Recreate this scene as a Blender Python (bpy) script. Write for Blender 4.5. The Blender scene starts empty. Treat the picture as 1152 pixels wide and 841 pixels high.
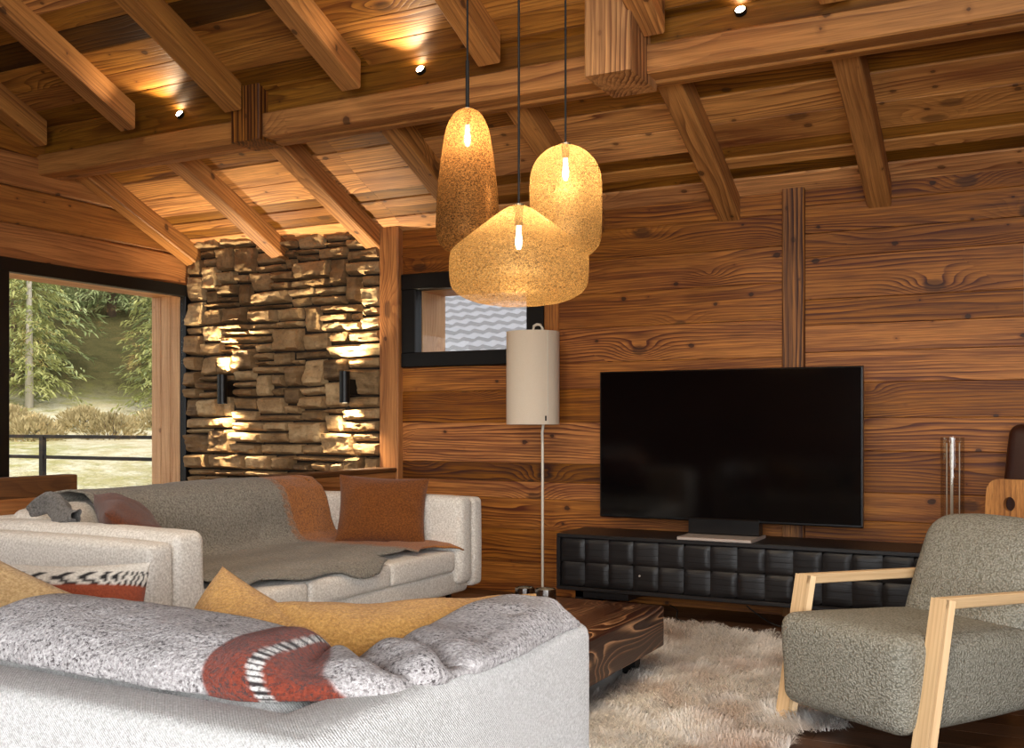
import bpy, math, random
import numpy as np
from mathutils import Vector, Matrix, Euler, noise as mn

rnd = random.Random(7)
SC = bpy.context.scene
COL = SC.collection
V3 = Vector

# ------------------------------------------------------------------ helpers
def link(o, parent=None):
    COL.objects.link(o)
    if parent is not None:
        o.parent = parent
    return o

def tag(o, label=None, cat=None, group=None, kind=None):
    if label: o['label'] = label
    if cat: o['category'] = cat
    if group: o['group'] = group
    if kind: o['kind'] = kind
    return o

def empty(name, label, cat, loc=(0, 0, 0), rz=0.0, group=None):
    o = bpy.data.objects.new(name, None)
    o.empty_display_size = .1
    o.location = loc
    o.rotation_euler = (0, 0, rz)
    link(o)
    return tag(o, label, cat, group)

def copy_tree(o, parent=None):
    c = o.copy()
    COL.objects.link(c)
    c.parent = parent
    for ch in list(o.children):
        copy_tree(ch, c)
    return c

class MB:
    """collects geometry; every vertex carries a grain coordinate, a tint and a colour"""
    def __init__(s):
        s.v = []; s.f = []; s.gc = []; s.t = []; s.c = []
    def add(s, verts, faces, gc=None, tint=.5, col=(1, 1, 1)):
        n = len(s.v)
        s.v += [tuple(p) for p in verts]
        s.f += [tuple(i + n for i in q) for q in faces]
        s.gc += [tuple(g) for g in (gc if gc is not None else verts)]
        if isinstance(tint, (list, tuple)): s.t += list(tint)
        else: s.t += [tint] * len(verts)
        if col and isinstance(col[0], (list, tuple)): s.c += [tuple(q) for q in col]
        else: s.c += [tuple(col)] * len(verts)
    def obj(s, name, mat, parent=None, smooth=False, loc=None, sharp=None):
        me = bpy.data.meshes.new(name)
        me.from_pydata(s.v, [], s.f)
        a = me.attributes.new('gc', 'FLOAT_VECTOR', 'POINT')
        a.data.foreach_set('vector', np.array(s.gc, dtype=np.float32).ravel())
        a = me.attributes.new('tint', 'FLOAT', 'POINT')
        a.data.foreach_set('value', np.array(s.t, dtype=np.float32))
        a = me.attributes.new('paint', 'FLOAT_COLOR', 'POINT')
        cc = np.ones((len(s.c), 4), dtype=np.float32)
        cc[:, :3] = np.array(s.c, dtype=np.float32)
        a.data.foreach_set('color', cc.ravel())
        me.materials.append(mat)
        me.polygons.foreach_set('use_smooth', [smooth] * len(me.polygons))
        me.update()
        if smooth and sharp:
            me.set_sharp_from_angle(angle=math.radians(sharp))
        o = bpy.data.objects.new(name, me)
        if loc: o.location = loc
        return link(o, parent)

    def loft(s, secs, along, cs, tint=.5, off=None, cap=True):
        """secs: list of rings (equal counts); along: grain distance per ring; cs: (across, depth) per ring vertex"""
        n = len(secs[0])
        off = off or (rnd.uniform(0, 40), rnd.uniform(0, 40), rnd.uniform(0, 40))
        vs, fs, gc = [], [], []
        for k, sec in enumerate(secs):
            for i, p in enumerate(sec):
                vs.append(p); gc.append((along[k] + off[0], cs[i][0] + off[1], cs[i][1] + off[2]))
        for k in range(len(secs) - 1):
            for i in range(n):
                j = (i + 1) % n
                fs.append((k * n + i, k * n + j, (k + 1) * n + j, (k + 1) * n + i))
        if cap:
            fs.append(tuple(range(n - 1, -1, -1)))
            fs.append(tuple((len(secs) - 1) * n + i for i in range(n)))
        s.add(vs, fs, gc, tint)

    def board(s, o, a, b, n, L, W, T, ch=.004, tint=.5, wob=0.0, segs=1):
        """box from corner o: length L along a, width W along b, thickness T along n, long edges chamfered"""
        o, a, b, n = V3(o), V3(a).normalized(), V3(b).normalized(), V3(n).normalized()
        ch = min(ch, W * .3, T * .3)
        cs = [(ch, 0), (W - ch, 0), (W, ch), (W, T - ch), (W - ch, T), (ch, T), (0, T - ch), (0, ch)]
        if a.dot(b.cross(n)) < 0: cs = cs[::-1]
        secs, al = [], []
        ph = rnd.uniform(0, 9)
        for k in range(segs + 1):
            q = L * k / segs
            w1 = wob * math.sin(q * 3.1 + ph) if wob else 0
            w2 = wob * math.sin(q * 2.3 + ph * 2) if wob else 0
            secs.append([o + a * q + b * (c[0] + w1) + n * (c[1] + w2) for c in cs]); al.append(q)
        s.loft(secs, al, cs, tint)

    def box(s, lo, hi, ch=.004, tint=.5, axis=None, wob=0.0):
        d = [hi[i] - lo[i] for i in range(3)]
        ax = axis if axis is not None else max(range(3), key=lambda i: d[i])
        E = [V3((1, 0, 0)), V3((0, 1, 0)), V3((0, 0, 1))]
        b, n = (ax + 1) % 3, (ax + 2) % 3
        s.board(lo, E[ax], E[b], E[n], d[ax], d[b], d[n], ch, tint, wob, 8 if wob else 1)

    def tube(s, pts, r, seg=10, tint=.5, rfn=None):
        pts = [V3(p) for p in pts]
        secs, al = [], []
        acc = 0
        for k, p in enumerate(pts):
            t = (pts[min(k + 1, len(pts) - 1)] - pts[max(k - 1, 0)]).normalized()
            up = V3((0, 0, 1)) if abs(t.z) < .95 else V3((0, 1, 0))
            x = t.cross(up).normalized(); y = x.cross(t).normalized()
            rr = rfn(k / (len(pts) - 1)) if rfn else r
            secs.append([p + (x * math.cos(6.28318 * i / seg) + y * math.sin(6.28318 * i / seg)) * rr for i in range(seg)][::-1])
            if k: acc += (p - pts[k - 1]).length
            al.append(acc)
        cs = [(math.cos(6.28318 * i / seg) * r, math.sin(6.28318 * i / seg) * r) for i in range(seg)]
        s.loft(secs, al, cs, tint)

    def lathe(s, prof, seg=32, c=(0, 0, 0), close=False, tint=.5, squash=None):
        vs, fs = [], []
        n = len(prof)
        for k, (r, z) in enumerate(prof):
            for i in range(seg):
                a = 6.2831853 * i / seg
                q = squash(a, k / (n - 1)) if squash else 1
                vs.append((c[0] + r * q * math.cos(a), c[1] + r * q * math.sin(a), c[2] + z))
        rng = range(n) if close else range(n - 1)
        for k in rng:
            k2 = (k + 1) % n
            for i in range(seg):
                j = (i + 1) % seg
                fs.append((k * seg + i, k * seg + j, k2 * seg + j, k2 * seg + i))
        if not close:
            if prof[0][0] > 1e-5: fs.append(tuple(range(seg - 1, -1, -1)))
            if prof[-1][0] > 1e-5: fs.append(tuple((n - 1) * seg + i for i in range(seg)))
        s.add(vs, fs, None, tint)

    def grid(s, fn, nu, nv, closed_u=False, col=None, gcf=None, flip=False):
        vs, fs, cs, gs = [], [], [], []
        for j in range(nv + 1):
            for i in range(nu + (0 if closed_u else 1)):
                u, v = i / nu, j / nv
                vs.append(fn(u, v))
                cs.append(col(u, v) if col else (1, 1, 1))
                gs.append(gcf(u, v) if gcf else vs[-1])
        w = nu if closed_u else nu + 1
        for j in range(nv):
            for i in range(nu):
                i2 = (i + 1) % w
                q = (j * w + i, j * w + i2, (j + 1) * w + i2, (j + 1) * w + i)
                fs.append(q[::-1] if flip else q)
        s.add(vs, fs, gs, .5, cs)

def soft_block(name, lo, hi, r, mat, parent=None, puff=0.0, n=10, warp=None, wrinkle=0.0, seed=0, col=None):
    """a rounded, slightly puffed upholstery block with wrinkles, built as one closed mesh"""
    c = [(lo[i] + hi[i]) / 2 for i in range(3)]; h = [(hi[i] - lo[i]) / 2 for i in range(3)]
    r = min(r, min(h) * .98)
    m = MB()
    lookup = {}
    vs, fs = [], []
    # per axis sample positions: dense near the rounded edges
    def samples(hh):
        core = hh - r
        k = max(2, min(n, int(2 * core / .05) + 1))
        out = [-hh + r * (1 - math.cos(t)) for t in (0, .4, .8, 1.2)]
        out = [-hh, -hh + r * .12, -hh + r * .35, -hh + r * .65]
        mid = [-core + 2 * core * q / k for q in range(k + 1)]
        return out + mid + [-x for x in out[::-1]]
    S = [samples(x) for x in h]
    def vert(p):
        key = tuple(round(x, 6) for x in p)
        if key in lookup: return lookup[key]
        q = [max(-(h[i] - r), min(h[i] - r, p[i])) for i in range(3)]
        d = V3((p[0] - q[0], p[1] - q[1], p[2] - q[2]))
        if d.length > 1e-9: d = d.normalized() * r
        w = V3(q) + d
        nn = d.normalized() if d.length > 1e-9 else V3((0, 0, 0))
        if puff:
            for ax in range(3):
                o1, o2 = (ax + 1) % 3, (ax + 2) % 3
                f = max(0, 1 - (w[o1] / h[o1]) ** 2) * max(0, 1 - (w[o2] / h[o2]) ** 2)
                w[ax] += puff * f * (w[ax] / h[ax])
        w += V3(c)
        if wrinkle:
            w += nn * wrinkle * (mn.noise(w * 3.1 + V3((seed, 0, 0))) + .5 * mn.noise(w * 8 + V3((0, seed, 0))))
        if warp: w = V3(warp(w))
        lookup[key] = len(vs); vs.append(w)
        return lookup[key]
    for ax in range(3):
        o1, o2 = (ax + 1) % 3, (ax + 2) % 3
        for sgn in (-1, 1):
            for i in range(len(S[o1]) - 1):
                for j in range(len(S[o2]) - 1):
                    q = []
                    for (a, b) in ((i, j), (i + 1, j), (i + 1, j + 1), (i, j + 1)):
                        p = [0, 0, 0]; p[ax] = sgn * h[ax]; p[o1] = S[o1][a]; p[o2] = S[o2][b]
                        q.append(vert(p))
                    if sgn < 0: q = q[::-1]
                    if len(set(q)) >= 3: fs.append(tuple(dict.fromkeys(q)))
    m.add(vs, fs, None, .5, [col(V3(p)) for p in vs] if col else (1, 1, 1))
    return m.obj(name, mat, parent, smooth=True)

def pillow_mb(w, h, t, seed=0, n=26, wr=.012, col=None, sag=0.0):
    """pillow in local XY, thickness along Z; corners drawn out, faces wrinkled"""
    m = MB(); vs, fs, cs = [], [], []
    def P(u, v, sd):
        # edges curve inward so the four corners stand out
        x = u * w / 2 * (1 - .07 * (1 - v * v) * abs(u)); y = v * h / 2 * (1 - .07 * (1 - u * u) * abs(v))
        e = max(0, 1 - abs(u) ** 2.6) ** .55 * max(0, 1 - abs(v) ** 2.6) ** .55
        z = sd * t / 2 * e
        k = wr * e ** .5
        z += k * mn.noise(V3((x * 6 + seed, y * 6, sd * 3 + seed))) + k * .5 * mn.noise(V3((x * 15, y * 15 + seed, sd)))
        y -= sag * (1 - u * u) * (v + 1) / 2
        return (x, y, z)
    N = n
    idx = {}
    for sd in (1, -1):
        for j in range(N + 1):
            for i in range(N + 1):
                # denser sampling at the rim
                u = math.sin((i / N * 2 - 1) * math.pi / 2); v = math.sin((j / N * 2 - 1) * math.pi / 2)
                rim = i in (0, N) or j in (0, N)
                if rim and sd == -1:
                    idx[(i, j, -1)] = idx[(i, j, 1)]; continue
                idx[(i, j, sd)] = len(vs); vs.append(P(u, v, 0 if rim else sd)); cs.append(col(u, v) if col else (1, 1, 1))
        for j in range(N):
            for i in range(N):
                q = (idx[(i, j, sd)], idx[(i + 1, j, sd)], idx[(i + 1, j + 1, sd)], idx[(i, j + 1, sd)])
                fs.append(q if sd == 1 else q[::-1])
    m.add(vs, fs, None, .5, cs)
    return m

def place(o, loc, rot):
    o.location = loc; o.rotation_euler = [math.radians(a) for a in rot]
    return o

def facing(o, loc, normal, up=(0, 0, 1), roll=0.0):
    """turn local Z to NORMAL with local Y as near UP as can be, then roll in plane"""
    z = V3(normal).normalized(); y = V3(up); x = y.cross(z).normalized(); y = z.cross(x)
    M = Matrix((x, y, z)).transposed() @ Matrix.Rotation(math.radians(roll), 3, 'Z')
    o.location = loc; o.rotation_euler = M.to_euler()
    return o

# ------------------------------------------------------------------ materials
def srgb(r, g, b):
    f = lambda c: (c / 255 / 12.92) if c / 255 <= .04045 else ((c / 255 + .055) / 1.055) ** 2.4
    return (f(r), f(g), f(b))

class NT:
    def __init__(s, name):
        s.m = bpy.data.materials.new(name); s.m.use_nodes = True
        s.t = s.m.node_tree; s.n = s.t.nodes; s.l = s.t.links
        s.n.clear()
        s.out = s.n.new('ShaderNodeOutputMaterial')
    def node(s, typ, **kw):
        x = s.n.new(typ)
        for k, v in kw.items(): setattr(x, k, v)
        return x
    def put(s, sock, val):
        if val is None: return
        if isinstance(val, bpy.types.NodeSocket): s.l.new(val, sock)
        elif isinstance(val, (tuple, list)) and len(val) == 3 and sock.type == 'RGBA': sock.default_value = (*val, 1)
        else: sock.default_value = val
    def math(s, op, a, b=None, c=None, clamp=False):
        x = s.node('ShaderNodeMath', operation=op, use_clamp=clamp)
        s.put(x.inputs[0], a)
        if b is not None: s.put(x.inputs[1], b)
        if c is not None: s.put(x.inputs[2], c)
        return x.outputs[0]
    def vmul(s, v, k):
        x = s.node('ShaderNodeVectorMath', operation='MULTIPLY')
        s.put(x.inputs[0], v); x.inputs[1].default_value = k
        return x.outputs[0]
    def attr(s, name, out):
        x = s.node('ShaderNodeAttribute', attribute_name=name)
        return x.outputs[out]
    def obco(s):
        return s.node('ShaderNodeTexCoord').outputs['Object']
    def noise(s, v, scale=1.0, detail=2.0, rough=.5, out='Fac'):
        x = s.node('ShaderNodeTexNoise')
        s.put(x.inputs['Vector'], v)
        x.inputs['Scale'].default_value = scale; x.inputs['Detail'].default_value = detail; x.inputs['Roughness'].default_value = rough
        return x.outputs[out]
    def voro(s, v, scale=1.0, feature='F1', rand=1.0, out='Distance'):
        x = s.node('ShaderNodeTexVoronoi', feature=feature)
        s.put(x.inputs['Vector'], v); x.inputs['Scale'].default_value = scale; x.inputs['Randomness'].default_value = rand
        return x.outputs[out]
    def mix(s, f, a, b, blend='MIX'):
        x = s.node('ShaderNodeMix', data_type='RGBA', blend_type=blend)
        s.put(x.inputs[0], f); s.put(x.inputs[6], a); s.put(x.inputs[7], b)
        return x.outputs[2]
    def ramp(s, f, stops, interp='LINEAR'):
        x = s.node('ShaderNodeValToRGB'); x.color_ramp.interpolation = interp
        e = x.color_ramp.elements
        while len(e) > 1: e.remove(e[-1])
        e[0].position = stops[0][0]; e[0].color = (*stops[0][1], 1)
        for p, c in stops[1:]:
            k = e.new(p); k.color = (*c, 1)
        s.put(x.inputs[0], f)
        return x.outputs[0]
    def maprange(s, v, a, b, c=0.0, d=1.0, smooth=False):
        x = s.node('ShaderNodeMapRange', interpolation_type='SMOOTHSTEP' if smooth else 'LINEAR')
        s.put(x.inputs[0], v)
        for i, q in enumerate((a, b, c, d)): x.inputs[i + 1].default_value = q
        return x.outputs[0]
    def bump(s, h, strength=.3, dist=.01):
        x = s.node('ShaderNodeBump'); x.inputs['Strength'].default_value = strength; x.inputs['Distance'].default_value = dist
        s.put(x.inputs['Height'], h)
        return x.outputs[0]
    def pbsdf(s, color, rough=.6, metal=0.0, normal=None, spec=None, **kw):
        x = s.node('ShaderNodeBsdfPrincipled')
        s.put(x.inputs['Base Color'], color); s.put(x.inputs['Roughness'], rough); s.put(x.inputs['Metallic'], metal)
        if normal is not None: s.put(x.inputs['Normal'], normal)
        if spec is not None: x.inputs['Specular IOR Level'].default_value = spec
        for k, v in kw.items(): s.put(x.inputs[k], v)
        return x.outputs[0]
    def done(s, sh):
        s.l.new(sh, s.out.inputs['Surface'])
        return s.m

def simple(name, rgb, rough=.5, metal=0.0, spec=None, grain=0.0):
    t = NT(name)
    nrm = None
    c = rgb
    if grain:
        nz = t.noise(t.obco(), 90, 3)
        nrm = t.bump(nz, grain, .003)
        c = t.mix(t.math('MULTIPLY', nz, .35), rgb, tuple(x * .6 for x in rgb))
    return t.done(t.pbsdf(c, rough, metal, nrm, spec))

def wood(name, light, dark, deep, ring=42.0, amp=2.6, knots=1.0, rough=.55, contrast=1.0, tintamt=.7, bump=.35, blot=.55, sharp=2.0, kscale=2.3, streaks=.75):
    t = NT(name)
    gc = t.attr('gc', 'Vector'); tint = t.attr('tint', 'Fac')
    sp = t.node('ShaderNodeSeparateXYZ'); t.put(sp.inputs[0], gc)
    warp = t.noise(t.vmul(gc, (.55, 4.2, 4.2)), 1.0, 2.0, .45)
    warp2 = t.noise(t.vmul(gc, (2.2, 16, 16)), 1.0, 2.0, .5)
    flat = t.node('ShaderNodeCombineXYZ'); t.put(flat.inputs[0], sp.outputs[0]); t.put(flat.inputs[1], t.math('ADD', sp.outputs[1], t.math('MULTIPLY', sp.outputs[2], .6)))
    kbig = t.node('ShaderNodeTexVoronoi', feature='F1', voronoi_dimensions='2D'); t.put(kbig.inputs['Vector'], t.vmul(flat.outputs[0], (.5, 1, 1))); kbig.inputs['Scale'].default_value = kscale
    kbc = t.node('ShaderNodeSeparateColor'); t.put(kbc.inputs[0], kbig.outputs['Color'])
    kd = t.math('ADD', kbig.outputs['Distance'], t.math('MULTIPLY', t.maprange(kbc.outputs[0], .45, .5, 1.0, 0.0), .6))
    kb = t.math('POWER', 2.718, t.math('MULTIPLY', t.math('MULTIPLY', kd, kd), -34.0))
    ac = t.math('ADD', t.math('MULTIPLY', sp.outputs[1], ring * .55), t.math('MULTIPLY', sp.outputs[2], ring * .35))
    r = t.math('ADD', ac, t.math('MULTIPLY', warp, amp * 4.0))
    r = t.math('ADD', r, t.math('MULTIPLY', warp2, .55))
    r = t.math('ADD', r, t.math('MULTIPLY', kb, 4.5 * knots))
    fr = t.math('FRACT', r)
    # a growth ring: slow rise from pale early wood to a thin dark late line, quick fall
    line = t.math('POWER', fr, sharp)
    edge = t.maprange(fr, .93, 1.0, 1.0, 0.0)
    line = t.math('MULTIPLY', line, edge)
    fib = t.noise(t.vmul(gc, (5, 190, 190)), 1.0, 2.0, .6)
    blo = t.noise(t.vmul(gc, (.8, 3.5, 3.5)), 1.0, 3.0, .6)
    streak = t.noise(t.vmul(gc, (.9, 26, 26)), 1.0, 3.0, .6)
    core = t.math('MULTIPLY', t.maprange(t.math('ADD', kd, t.math('MULTIPLY', t.math('SUBTRACT', t.noise(t.vmul(gc, (14, 26, 26)), 1.0, 2.0, .6), .5), .07)), .045, .085, 1.0, 0.0, True), min(1.0, knots))
    # small round branch knots on some boards' cells
    kv = t.node('ShaderNodeTexVoronoi', feature='F1', voronoi_dimensions='2D'); t.put(kv.inputs['Vector'], t.vmul(flat.outputs[0], (.72, 1, 1))); kv.inputs['Scale'].default_value = 7.0
    ksp = t.node('ShaderNodeSeparateColor'); t.put(ksp.inputs[0], kv.outputs['Color'])
    krad = t.math('MULTIPLY', t.math('SUBTRACT', ksp.outputs[0], .66), .36)
    kn = t.math('SUBTRACT', t.math('ADD', krad, t.math('MULTIPLY', t.math('SUBTRACT', t.noise(t.vmul(gc, (25, 45, 45)), 1.0, 2.0, .6), .5), .11)), kv.outputs['Distance'])
    small = t.math('MULTIPLY', t.maprange(kn, -.012, .022, 0.0, 1.0, True), min(1.0, knots))
    halo = t.math('MULTIPLY', t.maprange(kn, -.11, .0, 0.0, .45, True), min(1.0, knots))
    lmod = t.maprange(t.noise(t.vmul(gc, (.9, 7, 7)), 1.0, 2.0, .5), .36, .62, .2, 1.35)
    c = t.mix(t.math('MULTIPLY', t.math('MULTIPLY', line, lmod), .95 * contrast, clamp=True), light, dark)
    c = t.mix(t.math('MULTIPLY', t.maprange(streak, .46, .74), streaks * contrast, clamp=True), c, dark)
    c = t.mix(t.math('MULTIPLY', t.maprange(fib, .42, .75), .5 * contrast, clamp=True), c, deep)
    c = t.mix(t.math('MULTIPLY', t.maprange(blo, .46, .75), blot, clamp=True), c, dark)
    c = t.mix(t.math('MULTIPLY', halo, .8), c, dark)
    c = t.mix(t.math('MULTIPLY', core, .62), c, deep)
    c = t.mix(t.math('MULTIPLY', small, .78), c, deep)
    # each board's own shade
    tv = t.maprange(tint, 0.0, 1.0, 1.0 - tintamt, 1.0 + tintamt * .55)
    g = t.node('ShaderNodeHueSaturation'); t.put(g.inputs['Color'], c); t.put(g.inputs['Value'], tv)
    t.put(g.inputs['Saturation'], t.maprange(tint, 0.0, 1.0, 1.1, .9))
    hgt = t.math('SUBTRACT', t.math('MULTIPLY', line, -.6), t.math('MULTIPLY', fib, .5))
    nr = t.bump(hgt, bump, .004)
    return t.done(t.pbsdf(g.outputs[0], rough, 0.0, nr, .35))

def fabric(name, c1, c2, scale=160.0, bump=.6, speck=None, dist=.004, paint=False, weave=None, fleck=(.60, .70), rough=.95):
    t = NT(name)
    co = t.obco()
    nz = t.noise(co, scale, 3, .65)
    c = t.mix(t.maprange(nz, .34, .66), c1, c2)
    if paint:
        pc = t.attr('paint', 'Color')
        c = t.mix(1.0, c, pc, 'MULTIPLY')
    if speck is not None:
        s2 = t.noise(t.vmul(co, (1, 1, 1.3)), scale * .8, 3, .75)
        big = t.noise(co, 9, 2, .5)
        f = t.math('MULTIPLY', t.maprange(s2, *fleck), t.maprange(big, .3, .6, .35, 1.0))
        c = t.mix(f, c, speck)
    h = t.math('ADD', nz, t.math('MULTIPLY', t.noise(co, scale * .35, 2), .6))
    if weave:
        w = t.node('ShaderNodeTexWave', wave_type='BANDS', bands_direction='DIAGONAL')
        t.put(w.inputs['Vector'], co); w.inputs['Scale'].default_value = weave; w.inputs['Distortion'].default_value = 1.2
        h = t.math('ADD', h, t.math('MULTIPLY', w.outputs['Fac'], .35))
        c = t.mix(t.math('MULTIPLY', w.outputs['Fac'], .16), c, tuple(x * .55 for x in c2))
    return t.done(t.pbsdf(c, rough, 0.0, t.bump(h, bump, dist), .15, **{'Sheen Weight': .15, 'Sheen Roughness': .6}))

def boucle(name, c1, c2, scale=150.0):
    t = NT(name)
    co = t.obco()
    ds = t.noise(co, scale * .4, 2, .6, 'Color')
    dv = t.node('ShaderNodeVectorMath', operation='MULTIPLY_ADD'); t.put(dv.inputs[0], ds); dv.inputs[1].default_value = (.012, .012, .012); t.put(dv.inputs[2], co)
    v = t.voro(dv.outputs[0], scale)
    nz = t.noise(co, scale * .6, 2)
    c = t.mix(t.maprange(v, .15, .75), c1, c2)
    c = t.mix(t.math('MULTIPLY', nz, .3), c, c2)
    return t.done(t.pbsdf(c, .95, 0.0, t.bump(t.math('SUBTRACT', 1.0, v), 1.0, .006), .1))

def emit(name, rgb, k):
    t = NT(name)
    e = t.node('ShaderNodeEmission'); t.put(e.inputs[0], rgb); e.inputs[1].default_value = k
    return t.done(e.outputs[0])

def glassy(name, rgb=(1, 1, 1), clear=.93, rough=.0):
    """thin pane: mostly see-through, mirror sheen by angle"""
    t = NT(name)
    tr = t.node('ShaderNodeBsdfTransparent'); t.put(tr.inputs[0], tuple(c * clear for c in rgb))
    gl = t.node('ShaderNodeBsdfGlossy'); gl.inputs['Roughness'].default_value = rough
    ge = t.node('ShaderNodeNewGeometry'); dt = t.node('ShaderNodeVectorMath', operation='DOT_PRODUCT')
    t.l.new(ge.outputs['Normal'], dt.inputs[0]); t.l.new(ge.outputs['Incoming'], dt.inputs[1])
    k = t.math('SUBTRACT', 1.0, t.math('ABSOLUTE', dt.outputs['Value']))
    fr = t.math('MULTIPLY_ADD', t.math('POWER', k, 5.0), .9, .035)
    mx = t.node('ShaderNodeMixShader')
    t.put(mx.inputs[0], fr); t.l.new(tr.outputs[0], mx.inputs[1]); t.l.new(gl.outputs[0], mx.inputs[2])
    return t.done(mx.outputs[0])

M = {}
M['wall'] = wood('reclaimed_larch', srgb(198, 124, 47), srgb(98, 42, 11), srgb(36, 14, 5), ring=84, amp=3.0, tintamt=.62, contrast=1.22, knots=1.0)
M['ceil'] = wood('roof_boards', srgb(214, 146, 66), srgb(108, 54, 17), srgb(34, 16, 7), ring=60, amp=3.0, tintamt=.85, contrast=.9, knots=.8, blot=.8)
M['beam'] = wood('hewn_spruce', srgb(194, 132, 66), srgb(112, 62, 24), srgb(46, 23, 9), ring=66, amp=2.2, tintamt=.4, contrast=.85, knots=.9)
M['post'] = wood('striped_larch', srgb(188, 124, 64), srgb(70, 32, 12), srgb(36, 17, 8), ring=64, amp=1.5, tintamt=.35, contrast=1.3, knots=.6, sharp=1.3)
M['palepost'] = wood('pale_striped_larch', srgb(214, 156, 92), srgb(112, 62, 28), srgb(60, 32, 14), ring=58, amp=1.4, tintamt=.3, contrast=1.1, knots=.4, sharp=1.6)
M['gable'] = wood('gable_logs', srgb(188, 123, 58), srgb(112, 58, 21), srgb(44, 20, 8), ring=60, amp=2.6, tintamt=.45, contrast=.85, knots=.9)
M['reveal'] = wood('pale_lining', srgb(222, 172, 116), srgb(176, 120, 70), srgb(104, 62, 32), ring=60, amp=1.8, tintamt=.25, contrast=.7, knots=.7)
M['darkwood'] = wood('dark_capping', srgb(112, 72, 38), srgb(74, 44, 22), srgb(34, 18, 9), ring=50, amp=1.6, tintamt=.4, contrast=.8, knots=.5)
M['floor'] = wood('smoked_oak', srgb(92, 60, 38), srgb(60, 38, 23), srgb(30, 19, 12), ring=70, amp=2.0, tintamt=.5, contrast=.8, rough=.35, knots=.6, bump=.15)
M['burnt'] = wood('burnt_pine', srgb(52, 28, 20), srgb(230, 174, 126), srgb(26, 15, 11), ring=58, amp=6.5, tintamt=.1, contrast=1.0, rough=.3, knots=1.5, blot=.0, sharp=6.5, kscale=2.6, streaks=0.0)
M['ash'] = wood('pale_ash', srgb(226, 192, 146), srgb(196, 154, 106), srgb(150, 110, 70), ring=110, amp=.8, tintamt=.15, contrast=.5, knots=0.0, bump=.08, blot=.2)
M['blackframe'] = simple('black_frame', srgb(14, 13, 13), .45, 0, .3)
M['blackmetal'] = simple('black_metal', srgb(16, 15, 15), .4, .3)
M['tvblack'] = simple('tv_bezel', srgb(8, 8, 9), .3)
M['screen'] = simple('tv_screen', srgb(4, 4, 5), .09, 0, .5)
M['silver'] = simple('brushed_silver', srgb(206, 190, 178), .38, .35, None, .05)
M['console'] = wood('black_stained_oak', srgb(34, 31, 31), srgb(24, 21, 21), srgb(12, 10, 10), ring=60, amp=1.0, tintamt=.1, contrast=.7, knots=0.0, rough=.42, bump=.35)
M['sofa'] = fabric('pale_woven', srgb(222, 219, 216), srgb(176, 172, 168), 230, .7, srgb(112, 106, 102), weave=120, fleck=(.62, .76))
M['sofafar'] = fabric('pale_boucle_weave', srgb(234, 229, 221), srgb(190, 182, 172), 120, .7, srgb(120, 108, 96), fleck=(.64, .76))
M['flecked'] = fabric('flecked_wool', (1, 1, 1), (.46, .44, .44), 170, 1.0, srgb(56, 46, 46), paint=True, fleck=(.52, .63), dist=.006)
M['greythrow'] = fabric('grey_wool', (1, 1, 1), (.40, .39, .37), 110, .8, srgb(40, 36, 30), paint=True, fleck=(.58, .72))
M['mustard'] = fabric('mustard_felt', srgb(226, 174, 98), srgb(186, 130, 62), 170, .8, srgb(120, 76, 30), dist=.006, fleck=(.62, .78))
M['beige'] = fabric('sand_felt', srgb(206, 172, 122), srgb(168, 132, 84), 140, .6, None)
M['rust'] = fabric('ochre_linen', srgb(126, 72, 27), srgb(88, 47, 16), 130, .4, None)
M['darkrust'] = fabric('dark_brown_linen', srgb(104, 54, 28), srgb(70, 34, 16), 130, .4, None)
M['striped'] = fabric('striped_wool', (1, 1, 1), (.72, .7, .68), 150, .8, None, paint=True)
M['boucle'] = boucle('olive_grey_boucle', srgb(174, 170, 157), srgb(122, 118, 105), 140)
M['shade'] = None
M['cord'] = simple('black_cord', srgb(12, 10, 9), .7)
M['leather'] = simple('dark_leather', srgb(52, 24, 15), .42, 0, .4, .25)
M['ceramic'] = simple('white_plastic', srgb(214, 206, 190), .4)
M['pane'] = glassy('window_glass')
M['clear'] = glassy('clear_glass', (.98, .97, .95), .95, .02)

def shade_fabric():
    t = NT('linen_lampshade')
    nz = t.noise(t.obco(), 220, 2)
    c = t.mix(nz, srgb(244, 232, 214), srgb(226, 210, 188))
    d = t.pbsdf(c, .9, 0.0, t.bump(nz, .25, .002), .1)
    tl = t.node('ShaderNodeBsdfTranslucent'); t.put(tl.inputs[0], srgb(226, 204, 172))
    mx = t.node('ShaderNodeMixShader'); mx.inputs[0].default_value = .3
    t.l.new(d, mx.inputs[1]); t.l.new(tl.outputs[0], mx.inputs[2])
    return t.done(mx.outputs[0])
M['shade'] = shade_fabric()

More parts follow.
